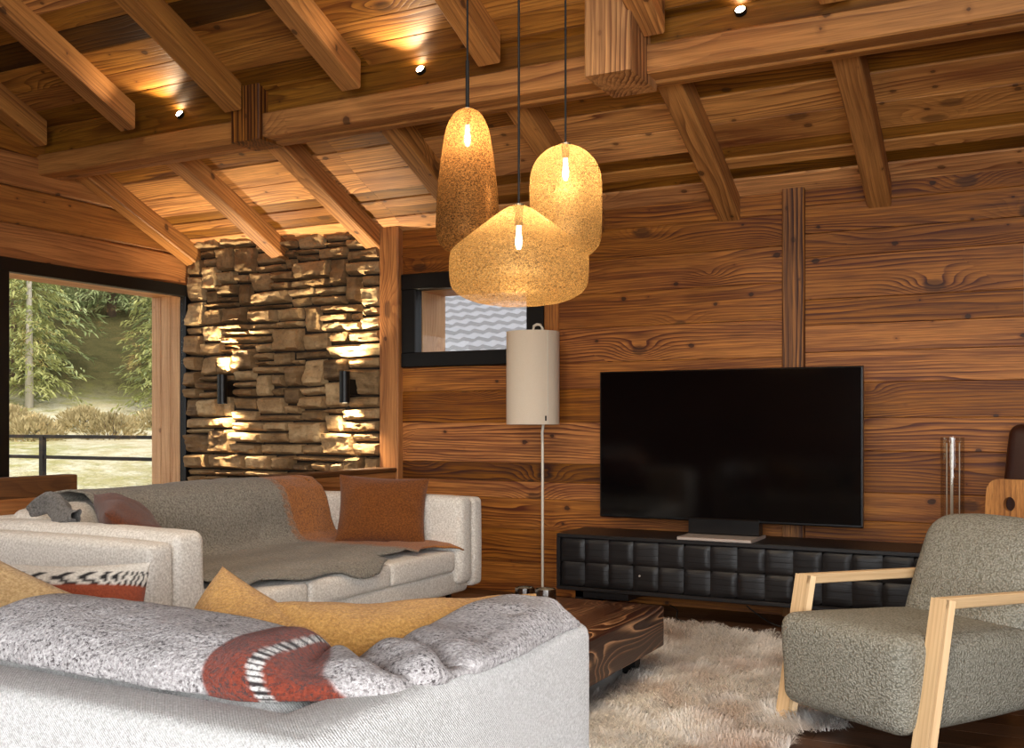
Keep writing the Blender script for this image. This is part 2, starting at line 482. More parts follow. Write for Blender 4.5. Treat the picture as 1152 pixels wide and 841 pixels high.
def wire_mesh(name, c1, c2, open_lo=.05, open_hi=.55):
    t = NT(name)
    co = t.obco()
    nz = t.noise(t.vmul(co, (1, 1, 1.5)), 130, 2, .75)
    fine = t.noise(t.vmul(co, (1.4, 1.4, .8)), 300, 1, .5)
    c = t.mix(t.maprange(nz, .35, .65), c1, c2)
    d = t.node('ShaderNodeBsdfDiffuse'); t.put(d.inputs[0], c)
    g = t.node('ShaderNodeBsdfGlossy'); t.put(g.inputs[0], c); g.inputs['Roughness'].default_value = .38
    tl = t.node('ShaderNodeBsdfTranslucent'); t.put(tl.inputs[0], c)
    m1 = t.node('ShaderNodeMixShader'); m1.inputs[0].default_value = .35
    t.l.new(d.outputs[0], m1.inputs[1]); t.l.new(g.outputs[0], m1.inputs[2])
    m2 = t.node('ShaderNodeMixShader'); m2.inputs[0].default_value = .26
    t.l.new(m1.outputs[0], m2.inputs[1]); t.l.new(tl.outputs[0], m2.inputs[2])
    tr = t.node('ShaderNodeBsdfTransparent')
    m3 = t.node('ShaderNodeMixShader')
    t.put(m3.inputs[0], t.maprange(t.math('ADD', t.math('MULTIPLY', nz, .6), t.math('MULTIPLY', fine, .4)), .40, .62, open_hi, open_lo))
    t.l.new(m2.outputs[0], m3.inputs[1]); t.l.new(tr.outputs[0], m3.inputs[2])
    return t.done(m3.outputs[0])
M['gold'] = wire_mesh('gold_wire_mesh', srgb(190, 152, 96), srgb(62, 41, 22), .05, .62)
M['bronze'] = wire_mesh('bronze_wire_mesh', srgb(122, 86, 48), srgb(50, 30, 15), .02, .22)
M['bulb'] = emit('filament_glow', (1.0, .8, .5), 30)
M['spotlens'] = emit('spot_lens_glow', (1.0, .78, .5), 60)

def stone_mat():
    t = NT('gneiss')
    gc = t.attr('gc', 'Vector'); tint = t.attr('tint', 'Fac')
    n1 = t.noise(gc, 7, 4, .62); n2 = t.noise(gc, 34, 4, .65)
    st = t.noise(t.vmul(gc, (3, 3, 26)), 1.0, 3, .6)
    c = t.ramp(t.math('ADD', t.math('MULTIPLY', n1, .6), t.math('MULTIPLY', tint, .4)),
               [(.2, srgb(78, 58, 38)), (.42, srgb(132, 104, 70)), (.6, srgb(164, 132, 92)), (.82, srgb(204, 176, 132))])
    c = t.mix(t.math('MULTIPLY', t.maprange(n2, .5, .75), .5), c, srgb(70, 54, 40))
    c = t.mix(t.math('MULTIPLY', t.maprange(st, .5, .8), .35), c, srgb(196, 168, 128))
    h = t.math('ADD', t.math('MULTIPLY', n2, .7), t.math('MULTIPLY', st, .5))
    return t.done(t.pbsdf(c, .75, 0.0, t.bump(h, .9, .012), .3))
M['stone'] = stone_mat()
M['mortar'] = simple('dark_mortar', srgb(40, 31, 22), .95)  # even dark brown of the backing between the stones

# ------------------------------------------------------------------ room dimensions (metres; y runs to the television wall)
XL, XR, YB, YF = -5.95, 2.6, 6.0, -2.6
SL = .45
def ceil_z(y): return 2.42 + SL * (YB - y)
RIDGE_Y = -.2
POST_X0, POST_X1 = -4.137, -3.983

# floor
m = MB()
y = YF
while y < 6.35:
    w = rnd.uniform(.14, .2); x = -6.3
    while x < XR + .3:
        L = rnd.uniform(1.4, 2.6)
        m.board((x, y, -.03), (1, 0, 0), (0, 1, 0), (0, 0, 1), L - .002, w - .002, .03, .002, rnd.random())
        x += L
    y += w
tag(m.obj('floor', M['floor']), 'dark oak plank floor of the living room', 'floor', kind='structure')

# television wall: horizontal boards with one slot for the small window
WX0, WX1, WZ0, WZ1 = -3.975, -2.9, 1.475, 2.11
zs = [0, .2, .41, .61, .72, .84, 1.10, 1.31, 1.475, 1.69, 1.90, 2.11, 2.29, 2.47]
tn = [.5, .42, .5, .72, .05, .78, .3, .55, .62, .5, .55, .42, .45]
m = MB()
for k in range(len(zs) - 1):
    z0, z1 = zs[k], zs[k + 1]
    x0 = WX1 + .1 if WZ0 - .01 < (z0 + z1) / 2 < WZ1 else POST_X1 - .02
    m.board((x0, YB + rnd.uniform(0, .003), z0), (1, 0, 0), (0, 0, 1), (0, 1, 0), -1.39 - x0, z1 - z0 - .0015, .04, .002, tn[k])
z = 0; k = 0
while z < 2.5:
    h = rnd.uniform(.13, .24)
    m.board((-1.27, YB + rnd.uniform(0, .003), z), (1, 0, 0), (0, 0, 1), (0, 1, 0), XR + .3 + 1.27, h - .0015, .04, .002, rnd.choice([.35, .5, .55, .62, .45, .3, .68]))
    z += h
# sheathing behind, leaving the window slot open
for lo, hi in (((POST_X0, YB + .04, 0), (XR + .3, YB + .32, WZ0)), ((POST_X0, YB + .04, WZ1), (XR + .3, YB + .32, 2.6)),
               ((POST_X0, YB + .04, WZ0), (WX0 + .1, YB + .32, WZ1)), ((WX1 - .11, YB + .04, WZ0), (XR + .3, YB + .32, WZ1))):
    m.box(lo, hi, .002, .7)
tag(m.obj('wall_back', M['wall']), 'wall of reddish reclaimed horizontal boards behind the television', 'wall', kind='structure')

# timber posts on that wall
m = MB(); m.box((POST_X0, YB - .06, 0), (POST_X1, YB + .06, 2.47), .008, .75, 2)
tag(m.obj('wall_post', M['gable']), 'plain upright timber post between stone wall and boarded wall', 'post', kind='structure')
m = MB(); m.box((-1.391, YB - .03, 0), (-1.266, YB + .03, 2.46), .006, .42, 2)
tag(m.obj('wall_post', M['post']), 'strongly grained upright board on the wall behind the television', 'post', kind='structure')
m = MB(); m.box((WX1, YB - .012, WZ0 - .0), (WX1 + .1, YB + .03, WZ1), .005, .6, 2)
tag(m.obj('trim_1', M['wall']), 'short upright board right of the small window', 'trim', kind='structure')

# small window
w = empty('window_2', 'small black-framed horizontal window beside the stone wall', 'window', ((WX0 + WX1) / 2, YB, WZ0)); w['kind'] = 'structure'
def wloc(o, p):
    o.parent = p; o.matrix_parent_inverse = Matrix.Translation(-V3(p.location)); return o
m = MB()
fw = .112
m.box((WX0, YB - .03, WZ0), (WX1, YB + .06, WZ0 + .1), .006)
m.box((WX0, YB - .03, WZ1 - .11), (WX1, YB + .06, WZ1), .006)
m.box((WX0, YB - .03, WZ0 + .1), (WX0 + fw, YB + .06, WZ1 - .11), .006)
m.box((WX1 - .12, YB - .03, WZ0 + .1), (WX1, YB + .06, WZ1 - .11), .006)
wloc(m.obj('window_frame', M['blackframe']), w)
m = MB(); m.box((WX0 + fw, YB + .02, WZ0 + .1), (WX1 - .12, YB + .028, WZ1 - .11), .0005)
wloc(m.obj('pane', M['pane']), w)
m = MB()
m.box((WX0 + .1, YB + .06, WZ0 + .06), (WX0 + fw + .004, YB + .36, WZ1 - .05), .002, .6)
m.box((WX1 - .124, YB + .06, WZ0 + .06), (WX1 - .1, YB + .36, WZ1 - .05), .002, .6)
m.box((WX0 + .1, YB + .06, WZ1 - .115), (WX1 - .1, YB + .36, WZ1 - .06), .002, .6)
m.box((WX0 + .1, YB + .06, WZ0 + .06), (WX1 - .1, YB + .40, WZ0 + .098), .002, .6)
wloc(m.obj('reveal_lining', M['reveal']), w)

# stone wall: dry-laid stones, packed on a skyline
def stone_wall():
    m = MB(); r = random.Random(21)
    X0, X1, ZT = XL + .005, POST_X0 - .004, 2.47
    W = X1 - X0
    sky = [(0.0, W, 0.0)]
    it = 0
    while it < 3000:
        it += 1
        i = min(range(len(sky)), key=lambda k: sky[k][2])
        a, wd, z = sky[i]
        if z >= ZT: break
        big = r.random()
        h = r.choice([.045, .06, .07, .085, .1]) if big < .72 else r.uniform(.12, .2)
        wmax = r.uniform(.14, .42) if big < .72 else r.uniform(.13, .26)
        sw = wd if wd <= wmax * 1.25 else wmax
        if wd - sw < .09: sw = wd
        if sw < .1: h = min(h, .09)
        # rise to the neighbour's level when nearly there
        nb = [sky[j][2] for j in (i - 1, i + 1) if 0 <= j < len(sky)]
        for q in nb:
            if abs(q - (z + h)) < .03 and q - z > .03: h = q - z
        h = min(h, ZT - z + .02)
        gx = X0 + a; dep = r.uniform(.03, .095)
        nu, nv = max(6, int(sw / .016)), max(6, int(h / .012))
        sd = r.uniform(0, 99); tl = r.uniform(-.2, .2); tl2 = r.uniform(-.35, .2)
        vs, gcs, fs = [], [], []
        jit = [r.uniform(-.004, .006) for _ in range(4)]
        sk = r.uniform(-.012, .012)
        for jv in range(nv + 1):
            for iu in range(nu + 1):
                u, v = iu / nu, jv / nv
                eu = min(u, 1 - u) * sw; ev = min(v, 1 - v) * h
                e = min(eu, ev)
                x = gx + .001 + jit[0] + (sw - .002 - jit[0] - jit[1]) * u
                zz = z + .001 + (h - .003) * v + sk * (u - .5) * (1 if h > .06 else .4)
                p = V3((x * 5 + sd, zz * 11, sd))
                f1 = mn.noise(p); f2 = mn.noise(p * 2.6 + V3((3, 0, 0))); f3 = mn.noise(V3((x * 30, zz * 62, sd))); f4 = mn.noise(V3((x * 70, zz * 110, sd)))
                # cleft faces: terraced steps along the bedding
                st = math.floor((f1 * 1.3 + v * 1.1) * 3.2) / 3.2
                rim = min(1.0, max(0.0, e - .003 * (1 + f2)) / (.016 + .010 * f2)) if e > 1e-6 else 0
                d = dep * (.1 + .9 * rim ** .55) + (tl * (u - .5) * sw + tl2 * (v - .5) * h) * rim + rim * (.016 * st + .014 * f2 + .008 * f3 + .004 * f4)
                if e < 1e-6: d = -.03
                else:
                    x += .010 * f2 * (1 - .6 * rim); zz += .008 * f1 * (1 - .6 * rim)
                vs.append((x, YB - d, zz)); gcs.append((x + sd, d, zz + sd))
        for jv in range(nv):
            for iu in range(nu):
                fs.append((jv * (nu + 1) + iu, jv * (nu + 1) + iu + 1, (jv + 1) * (nu + 1) + iu + 1, (jv + 1) * (nu + 1) + iu))
        m.add(vs, fs, gcs, r.random())
        # update the skyline
        left = (a, sw, z + h)
        new = [left] + ([(a + sw, wd - sw, z)] if wd - sw > 1e-6 else [])
        sky[i:i + 1] = new
        k = 0
        while k < len(sky) - 1:
            if abs(sky[k][2] - sky[k + 1][2]) < .004:
                sky[k:k + 2] = [(sky[k][0], sky[k][1] + sky[k + 1][1], max(sky[k][2], sky[k + 1][2]))]
            else: k += 1
    return m
tag(stone_wall().obj('wall_stone', M['stone'], smooth=True, sharp=38), 'rough dry-laid natural stone wall in the left corner', 'wall', kind='structure')
m = MB(); m.box((XL - .3, YB + .006, 0), (POST_X0 + .02, YB + .32, 2.6), .002)
tag(m.obj('wall_stone_backing', M['mortar']), 'dark mortar behind the stones', 'wall', kind='structure')

# left gable wall: logs above the glazing, window in a deep timber-lined opening
WT = 2.15; WY0, WY1 = 1.2, 5.985
m = MB()
z = WT
for h, tt in ((.235, .75), (.24, .5), (.22, .7), (.24, .3), (.25, .45), (.24, .55), (.25, .35), (.25, .5), (.25, .4), (.25, .5), (.3, .5)):
    y1 = min(6.3, YB - (z - 2.42) / SL if z > 2.42 else 6.3)
    y0 = max(YF - .3, -2 * .4 - y1 if z > 4.0 else YF - .3)
    if y1 - y0 > .3:
        m.board((XL - .3 - rnd.uniform(0, .006), y0, z), (0, 1, 0), (0, 0, 1), (1, 0, 0), y1 - y0, h - .004, .3, .012, tt, 0, 1)
    z += h
z = 0
while z < WT - .01:
    h = min(.24, WT - z)
    m.board((XL - .3, YF - .3, z), (0, 1, 0), (0, 0, 1), (1, 0, 0), WY0 - YF + .3, h - .004, .3, .012, rnd.uniform(.3, .7))
    z += h
tag(m.obj('wall_left', M['gable']), 'gable wall of broad horizontal timbers above the large window', 'wall', kind='structure')
w = empty('window_1', 'large black-framed window looking onto the meadow and trees', 'window', (XL, 4, 0)); w['kind'] = 'structure'
m = MB()
fx0, fx1 = XL - .05, XL + .012
m.box((fx0, WY0, WT - .085), (fx1, WY1 + .015, WT + .004), .005)
m.box((fx0, WY0, 0), (fx1, WY1 + .015, .09), .005)
for (a, b) in ((WY0, WY0 + .08), (2.75, 2.83), (4.345, 4.43), (WY1 - .04, WY1 + .015)):
    m.box((fx0, a, .09), (fx1, b, WT - .085), .005)
wloc(m.obj('window_frame', M['blackframe']), w)
for (a, b) in ((WY0 + .08, 2.75), (2.83, 4.345), (4.43, WY1 - .04)):
    g = MB(); g.box((XL - .026, a, .09), (XL - .018, b, WT - .085), .0005)
    wloc(g.obj('pane', M['pane']), w)
m = MB()
xo = XL - .34
for k in range(3):
    m.box((xo + k * .1, WY1 - .045, 0), (xo + k * .1 + .097, WY1 + .3, WT - .07), .004, rnd.uniform(.5, .9), 2)
for k in range(2):
    m.box((xo + k * .15, WY0, WT - .075), (xo + k * .15 + .147, WY1, WT - .002), .004, rnd.uniform(.5, .9), 1)
m.box((xo, WY0, -.02), (fx0, WY1, .03), .004, .6, 1)
wloc(m.obj('reveal_lining', M['reveal']), w)

# walls on the other sides of the room, out of the picture: boards with openings added for the fill light
def plain_wall(name, o, a, n, L, H, holes, mat, label):
    m = MB(); A = V3(a)
    z = 0
    while z < H:
        h = .22
        segs = [(0.0, L)]
        for (s0, s1, z0, z1) in holes:
            if z + h > z0 + .01 and z < z1 - .01:
                segs = [q for (p0, p1) in segs for q in ((p0, min(p1, s0)), (max(p0, s1), p1)) if q[1] - q[0] > .02]
        for (p0, p1) in segs:
            m.board(V3(o) + A * p0 + V3((0, 0, z)), a, (0, 0, 1), n, p1 - p0, h - .003, .2, .005, rnd.uniform(.3, .7))
        z += h
    return tag(m.obj(name, mat), label, 'wall', kind='structure')
plain_wall('wall_front', (XL - .3, YF - .2, 0), (1, 0, 0), (0, 1, 0), XR - XL + .6, 4.4, [(4.75, 8.6, .22, 2.64)], M['gable'], 'timber wall with an added wide opening behind the viewer')
plain_wall('wall_right', (XR, YF - .2, 0), (0, 1, 0), (1, 0, 0), YB - YF + .5, 5.4, [(.9, 3.6, .22, 2.42)], M['gable'], 'timber wall with an added opening at the right hand of the viewer')

# ceiling boards on both roof slopes
m = MB()
cs, sn = 1 / math.hypot(1, SL), SL / math.hypot(1, SL)
d = 0.0; Lt = (YB + .4 - RIDGE_Y) / cs
first = [(.16, .98), (.10, .26), (.09, .6), (.10, .24), (.2, .9), (.21, .8), (.22, .38), (.2, .72), (.2, .30)]
k = 0
while d < Lt:
    w_, tt = first[k] if k < len(first) else (rnd.uniform(.12, .24), rnd.choice([.12, .25, .35, .45, .55, .65, .8]))
    yy = YB - d * cs; zz = 2.42 + d * sn
    x = XL - .3
    while x < XR + .3:
        L = min(rnd.uniform(2.6, 5.5), XR + .3 - x)
        t2 = min(1, max(0, tt + rnd.uniform(-.22, .22)))
        if x < -3.9 and k < 9: L = min(L, 2.3); t2 = min(1, tt)
        m.board((x, yy, zz - (.008 if tt > .5 else 0.0)), (1, 0, 0), (0, -cs, sn), (0, sn, cs), L - .001, w_ - .001, .05, .003, t2)
        x += L
    d += w_; k += 1
# eaves strip beyond the television wall, then the slope behind the viewer
m.board((XL - .3, YB, 2.42), (1, 0, 0), (0, cs, -sn), (0, sn, cs), XR - XL + .6, .5, .05, .003, .6)
zr = ceil_z(RIDGE_Y); yy = RIDGE_Y; d = 0
while yy - d * cs > YF - .3:
    m.board((XL - .3, yy - d * cs, zr - d * sn), (1, 0, 0), (0, -cs, -sn), (0, -sn, cs), XR - XL + .6, .2, .05, .003, rnd.choice([.2, .4, .6, .75]))
    d += .201
tag(m.obj('ceiling', M['ceil']), 'sloping ceiling of old boards of mixed brown shades', 'ceiling', kind='structure')

# rafters, each its own timber: vertical end cuts
def rafter(x0, x1, ya, yb, depth, tint, label):
    m = MB()
    secs, al = [], []
    ch = .008
    W = x1 - x0
    csn = [(ch, 0), (W - ch, 0), (W, ch), (W, depth), (0, depth), (0, ch)]
    n = 10
    ph = rnd.uniform(0, 6)
    for k in range(n + 1):
        yv = ya + (yb - ya) * k / n
        zt = ceil_z(yv) + .012
        wv = .004 * math.sin(yv * 4 + ph)
        secs.append([V3((x0 + c[0] + wv, yv, zt - depth + c[1])) for c in csn][::-1]); al.append((ya - yv) / cs)
    m.loft(secs, al, csn[::-1], tint)
    return tag(m.obj('rafter', M['beam']), label, 'rafter', kind='structure')
ORD = ('first', 'second', 'third', 'fourth', 'fifth', 'sixth', 'seventh', 'eighth', 'ninth', 'tenth')
lowx = [-5.81, -4.974, -4.137, -3.31, -2.49, -1.637, -.80, .04, .88, 1.72]
for i, xr in enumerate(lowx):
    rafter(xr - .125, xr, YB - .0 if i else YB - .03, 4.76, .155, (.62, .7, .72, .5, .6, .6, .62, .5, .5, .5)[i], 'lower rafter behind the cross beam, %s from the large window' % ORD[i])
upx = [-5.80, -5.01, -4.16, -3.327, -2.475, -1.61, -.78, .06, .9, 1.74]
for i, xr in enumerate(upx):
    rafter(xr - .13, xr, 4.60, RIDGE_Y, .165, (.5, .6, .45, .62, .6, .65, .6, .5, .5, .5)[i], 'upper rafter with sawn end before the cross beam, %s from the large window' % ORD[i])

# main cross beam, fascia above it, and the hanging posts
PZ0, PZ1, PY0, PY1 = 2.728, 2.862, 4.65, 4.84
m = MB(); m.box((XL - .02, PY0 - .0, PZ0 + .0), (-4.25, PY0 + .11, PZ1), .007, .55, 0)
m.box((XL - .02, PY0 + .11, PZ0), (-4.25, PY1, PZ1), .007, .8, 0)
tag(m.obj('cross_beam', M['beam']), 'short left length of the horizontal cross beam under the rafters', 'beam', kind='structure')
m = MB(); m.box((-4.06, PY0, PZ0 + .012), (XR + .2, PY0 + .12, PZ1 + .016), .008, .66, 0, .004)
m.box((-4.06, PY0 + .12, PZ0), (XR + .2, PY1, PZ1), .006, .55, 0)
tag(m.obj('cross_beam', M['beam']), 'long horizontal cross beam of pale timber under the rafters', 'beam', kind='structure')
m = MB(); m.box((XL, PY0 + .05, PZ1 + .01), (XR, PY0 + .09, ceil_z(PY0 + .07) + .02), .003, .22, 0)
tag(m.obj('trim_2', M['ceil']), 'dark upright board between cross beam and ceiling', 'trim', kind='structure')
m = MB(); m.box((-4.262, PY0 - .03, PZ0 - .004), (-4.05, PY1, ceil_z(PY0) + .03), .008, .18, 2)
tag(m.obj('hanging_post', M['post']), 'dark short post joining the cross beam to the ceiling at the left', 'post', kind='structure')
m = MB(); m.box((-1.945, 4.44, 2.70), (-1.715, 4.80, ceil_z(4.44) + .03), .008, .72, 2)
tag(m.obj('hanging_post', M['palepost']), 'thick pale hanging post with bold stripes on the cross beam', 'post', kind='structure')

# low parapet by the stairs and its capping
m = MB()
for k, (z0, z1) in enumerate(((0, .26), (.26, .52), (.52, .765))):
    m.board((-4.1, .6, z0), (0, 1, 0), (0, 0, 1), (1, 0, 0), 5.34, z1 - z0 - .003, .1, .006, (.5, .45, .7)[k])
tag(m.obj('partition', M['gable']), 'low timber parapet behind the far sofa', 'partition', kind='structure')
m = MB(); m.board((-4.19, .6, .70), (0, 1, 0), (0, 0, 1), (1, 0, 0), 2.82, .155, .085, .006, .5)
tag(m.obj('trim_3', M['darkwood']), 'dark rail board along the parapet at the left edge', 'rail', kind='structure')
m = MB(); m.board((-4.16, 4.75, .762), (0, 1, 0), (0, 0, 1), (1, 0, 0), 1.19, .03, .17, .006, .4)
tag(m.obj('trim_4', M['darkwood']), 'dark capping board on the parapet beside the post', 'rail', kind='structure')

# ------------------------------------------------------------------ light fittings
def lamp_obj(name, typ, loc, energy, color, **kw):
    d_ = bpy.data.lights.new(name, typ); d_.energy = energy; d_.color = color
    for k_, v_ in kw.items(): setattr(d_, k_, v_)
    o = bpy.data.objects.new(name, d_); o.location = loc; link(o)
    return o
def aim(o, d_):
    o.rotation_euler = V3(d_).to_track_quat('-Z', 'Y').to_euler(); return o

WARM = (1.0, .80, .54)
spot_names = ['round spotlight above the far left of the cross beam', 'round spotlight between the two rafters left of the pendants',
              'round spotlight above the cross beam right of the striped hanging post', 'round spotlight at the right end of the cross beam']
for k, sx in enumerate((-4.73, -3.0, -1.28, .45)):
    t = empty('spotlight', spot_names[k], 'spotlight', (sx, PY0 + .052, 2.965), 0, 'spotlights on the fascia board')
    m = MB(); m.lathe([(.0, 0), (.027, 0), (.028, .018), (.023, .021), (.023, .017), (0, .017)], 20)
    h = m.obj('housing', M['blackmetal'], t, True, None, 40); h.rotation_euler = (math.radians(58), 0, 0)
    m = MB(); m.lathe([(.0, 0.030), (.012, .0275), (.022, .0205)], 20)
    h = m.obj('lens', M['spotlens'], t, True); h.rotation_euler = (math.radians(58), 0, 0)
    s_ = lamp_obj('spot_beam', 'SPOT', (sx, PY0 - .05, 2.93), 16, WARM, spot_size=math.radians(112), spot_blend=.55, shadow_soft_size=.02)
    aim(s_, (0, -.8, .55))

def sconce(x, label):
    t = empty('wall_sconce', label, 'wall lamp', (x, YB - .1, 1.345), 0, 'sconces on the stone wall')
    m = MB()
    pr = [(.036, -.108), (.036, .108), (.03, .108), (.03, -.108)]
    m.lathe(pr, 24, (0, -.05, 0), True)
    m.lathe([(0, -.02), (.031, -.02), (.031, .02), (0, .02)], 16, (0, -.05, 0))
    m.obj('shade', M['blackmetal'], t, True, None, 40)
    m = MB(); m.box((-.03, -.03, -.055), (.03, .12, .055), .004)
    m.obj('wall_bracket', M['blackmetal'], t)
    for sg in (1, -1):
        m = MB(); m.lathe([(0, 0), (.029, 0), (.029, .004), (0, .004)], 16, (0, -.05, sg * .06 - .002))
        m.obj('lens', M['spotlens'], t)
        s_ = lamp_obj('sconce_beam', 'SPOT', (x, YB - .15, 1.345 + sg * .075), 95, (1, .82, .54), spot_size=math.radians(112), spot_blend=.7, shadow_soft_size=.02)
        aim(s_, (0, .16, sg))
sconce(-5.475, 'black cylinder sconce on the stone wall nearer the large window')
sconce(-4.362, 'black cylinder sconce on the stone wall nearer the timber post')

def pendant(x, y, prof, mat, zb, zt, bulb_z, label, e):
    """prof: (radius, height above the bottom) list"""
    t = empty('pendant_lamp', label, 'pendant lamp', (x, y, zb), 0, 'cluster of three pendants over the coffee table')
    m = MB()
    # refine the profile by Catmull-Rom so the shoulders are rounded
    P = [V3((r, z, 0)) for r, z in prof]; fine = []
    for i in range(len(P) - 1):
        p0, p1, p2, p3 = P[max(i - 1, 0)], P[i], P[i + 1], P[min(i + 2, len(P) - 1)]
        for q in range(5):
            s = q / 5
            fine.append(.5 * ((2 * p1) + (p2 - p0) * s + (2 * p0 - 5 * p1 + 4 * p2 - p3) * s * s + (3 * p1 - p0 - 3 * p2 + p3) * s ** 3))
    fine.append(P[-1])
    vs_prof = [(max(.0, p.x), p.y) for p in fine]
    sd = x * 7
    mm = MB()
    seg = 56; vs, fs = [], []
    for k, (r, z) in enumerate(vs_prof):
        for i in range(seg):
            a = 6.2831853 * i / seg
            q = 1 + .008 * mn.noise(V3((math.cos(a) * 1.5 + sd, math.sin(a) * 1.5, z * 5)))
            vs.append((r * q * math.cos(a), r * q * math.sin(a), z + .003 * mn.noise(V3((math.cos(a) + sd, math.sin(a), 3)))))
    for k in range(len(vs_prof) - 1):
        for i in range(seg):
            j = (i + 1) % seg
            fs.append((k * seg + i, k * seg + j, (k + 1) * seg + j, (k + 1) * seg + i))
    mm.add(vs, fs)
    mm.obj('lamp_shade', mat, t, True)
    H = zt - zb
    zc = ceil_z(y) - zb
    m = MB(); m.tube([(0, 0, H - .02), (0, 0, H + .5), (0, 0, zc)], .0045, 8)
    if 'bronze' in label: m.tube([(0, 0, H - .02), (0, 0, H + .09), (0, 0, H + .2)], .008, 10)
    m.obj('cord', M['cord'], t, True, None, 40)
    m = MB(); m.lathe([(0, zc - .03), (.05, zc - .03), (.055, zc + .03), (0, zc + .03)], 24)
    m.obj('ceiling_rose', M['blackmetal'], t, True, None, 40)
    m = MB(); m.lathe([(.0, bulb_z + .055), (.016, bulb_z + .055), (.016, H + .0), (.022, H + .004), (0, H + .012)], 18)
    m.obj('socket', M['blackmetal'], t, True, None, 40)
    m = MB(); m.lathe([(.0, bulb_z - .034), (.008, bulb_z - .031), (.0125, bulb_z - .014), (.013, bulb_z + .004), (.010, bulb_z + .026), (.008, bulb_z + .056)], 18)
    m.obj('bulb', M['bulb'], t, True)
    lamp_obj('pendant_glow', 'POINT', (x, y, zb + bulb_z), e * 1.0, (1, .78, .5), shadow_soft_size=.03)
    return t
pendant(-2.14, 3.70, [(.07, .0), (.095, .008), (.118, .035), (.129, .075), (.128, .15), (.122, .25), (.113, .34), (.10, .43), (.086, .50), (.062, .55), (.036, .575), (.012, .582)], M['bronze'], 1.80, 2.378, .46,
        'tall narrow bronze mesh pendant, left of the three', 44)
pendant(-1.745, 3.80, [(.075, .0), (.105, .012), (.134, .045), (.143, .08), (.145, .14), (.145, .22), (.144, .29), (.138, .335), (.118, .38), (.08, .418), (.04, .438), (.012, .446)], M['gold'], 1.765, 2.21, .335,
        'dome-topped upright gold mesh pendant, right of the three', 27)
pendant(-1.775, 3.45, [(.11, .0), (.17, .012), (.225, .036), (.25, .062), (.258, .095), (.26, .14), (.2585, .175), (.252, .195), (.236, .212), (.19, .248), (.14, .287), (.09, .325), (.055, .35), (.03, .362), (.012, .367)], M['gold'], 1.54, 1.905, .235,
        'wide low gold mesh pendant hanging in front of the other two', 31)

# ------------------------------------------------------------------ television and console
tv = empty('television', 'large black flat screen television on the console', 'television', (-1.65, 5.74, .455))
m = MB(); m.box((-.744, -.04, .09), (.744, .0, .943), .006)
m.box((-.5, .0, .2), (.5, .035, .7), .012)
m.obj('casing', M['tvblack'], tv)
m = MB(); m.box((-.736, -.0425, .104), (.736, -.039, .936), .001)
m.obj('screen', M['screen'], tv)
m = MB(); m.box((-.2, -.05, .02), (.2, .03, .11), .006); m.box((-.12, -.0, .09), (.12, .06, .3), .006)
m.obj('stand_neck', M['tvblack'], tv)
m = MB(); m.box((-.205, -.235, .001), (.205, .08, .018), .004)
m.obj('base_plate', M['silver'], tv)

CX0, CX1, CY0, CY1, CZ0, CZ1 = -2.59, -.315, 5.52, 5.94, .13, .455
cn = empty('media_console', 'long low black sideboard with relief-square doors under the television', 'sideboard', ((CX0 + CX1) / 2, CY0, 0))
def cl(o): return wloc(o, cn)
m = MB()
m.box((CX0, CY0 - .005, CZ1 - .022), (CX1, CY1, CZ1), .003, .5, 0)
m.box((CX0, CY0 - .005, CZ0), (CX1, CY1, CZ0 + .022), .003, .5, 0)
m.box((CX0, CY0 - .005, CZ0 + .022), (CX0 + .022, CY1, CZ1 - .022), .003, .5)
m.box((CX1 - .022, CY0 - .005, CZ0 + .022), (CX1, CY1, CZ1 - .022), .003, .5)
m.box((CX0 + .022, CY1 - .02, CZ0 + .022), (CX1 - .022, CY1, CZ1 - .022), .003, .5)
cl(m.obj('body', M['console']))
dw = (CX1 - CX0 - .044 - .008) / 3
for d_ in range(3):
    x0 = CX0 + .022 + .002 + d_ * (dw + .002); zA, zB = CZ0 + .025, CZ1 - .025
    N = 5; cw = dw / N; chh = (zB - zA) / 2
    m = MB()
    NU = 9
    for i in range(N):
        for j in range(2):
            def fn(u, v, i=i, j=j):
                a, b = 2 * u - 1, 2 * v - 1
                e = max(0, 1 - abs(a) ** 5) * max(0, 1 - abs(b) ** 5)
                # each square swells out and leans, so neighbours meet in small steps
                dd = .011 * e ** .75 * (1 + .45 * (a * (1 if (i + j) % 2 else -1))) 
                return (x0 + (i + u) * cw, CY0 + .010 - dd, zA + (j + v) * chh)
            off = rnd.uniform(0, 30)
            m.grid(fn, NU, NU, gcf=lambda u, v, i=i, j=j, off=off: ((u + i) * cw + off, (v + j) * chh + off, 0))
    m.box((x0, CY0 + .010, zA), (x0 + dw, CY0 + .026, zB), .001)
    dr = cl(m.obj('door', M['console'], None, True, None, 50))
    if d_ == 0:
        m = MB(); m.lathe([(0, 0), (.006, 0), (.006, .006), (.004, .008), (0, .008)], 12)
        k_ = m.obj('lock_button', M['silver'], None, True); k_.rotation_euler = (math.radians(90), 0, 0); k_.location = (x0 + 3.3 * cw, CY0 - .003, zA + .62 * chh)
        k_.parent = dr; k_.matrix_parent_inverse = dr.matrix_world.inverted() @ Matrix.Translation(-V3(cn.location)) if False else Matrix.Identity(4)
for (a, b) in ((CX0 + .09, CX0 + .42), (CX1 - .62, CX1 - .44)):
    m = MB(); m.box((a, CY0 + .06, 0), (a + .05, CY1 - .06, CZ0), .004); m.box((a, CY0 + .06, CZ0 - .05), (b, CY1 - .06, CZ0 - .001), .004)
    cl(m.obj('leg', M['console']))
m = MB()
pts = [(-1.95 + .012 * k + .02 * math.sin(k * .6), 5.66 - .012 * k, .006 + .06 * max(0, 1 - k / 9)) for k in range(24)]
m.tube(pts, .004, 6)
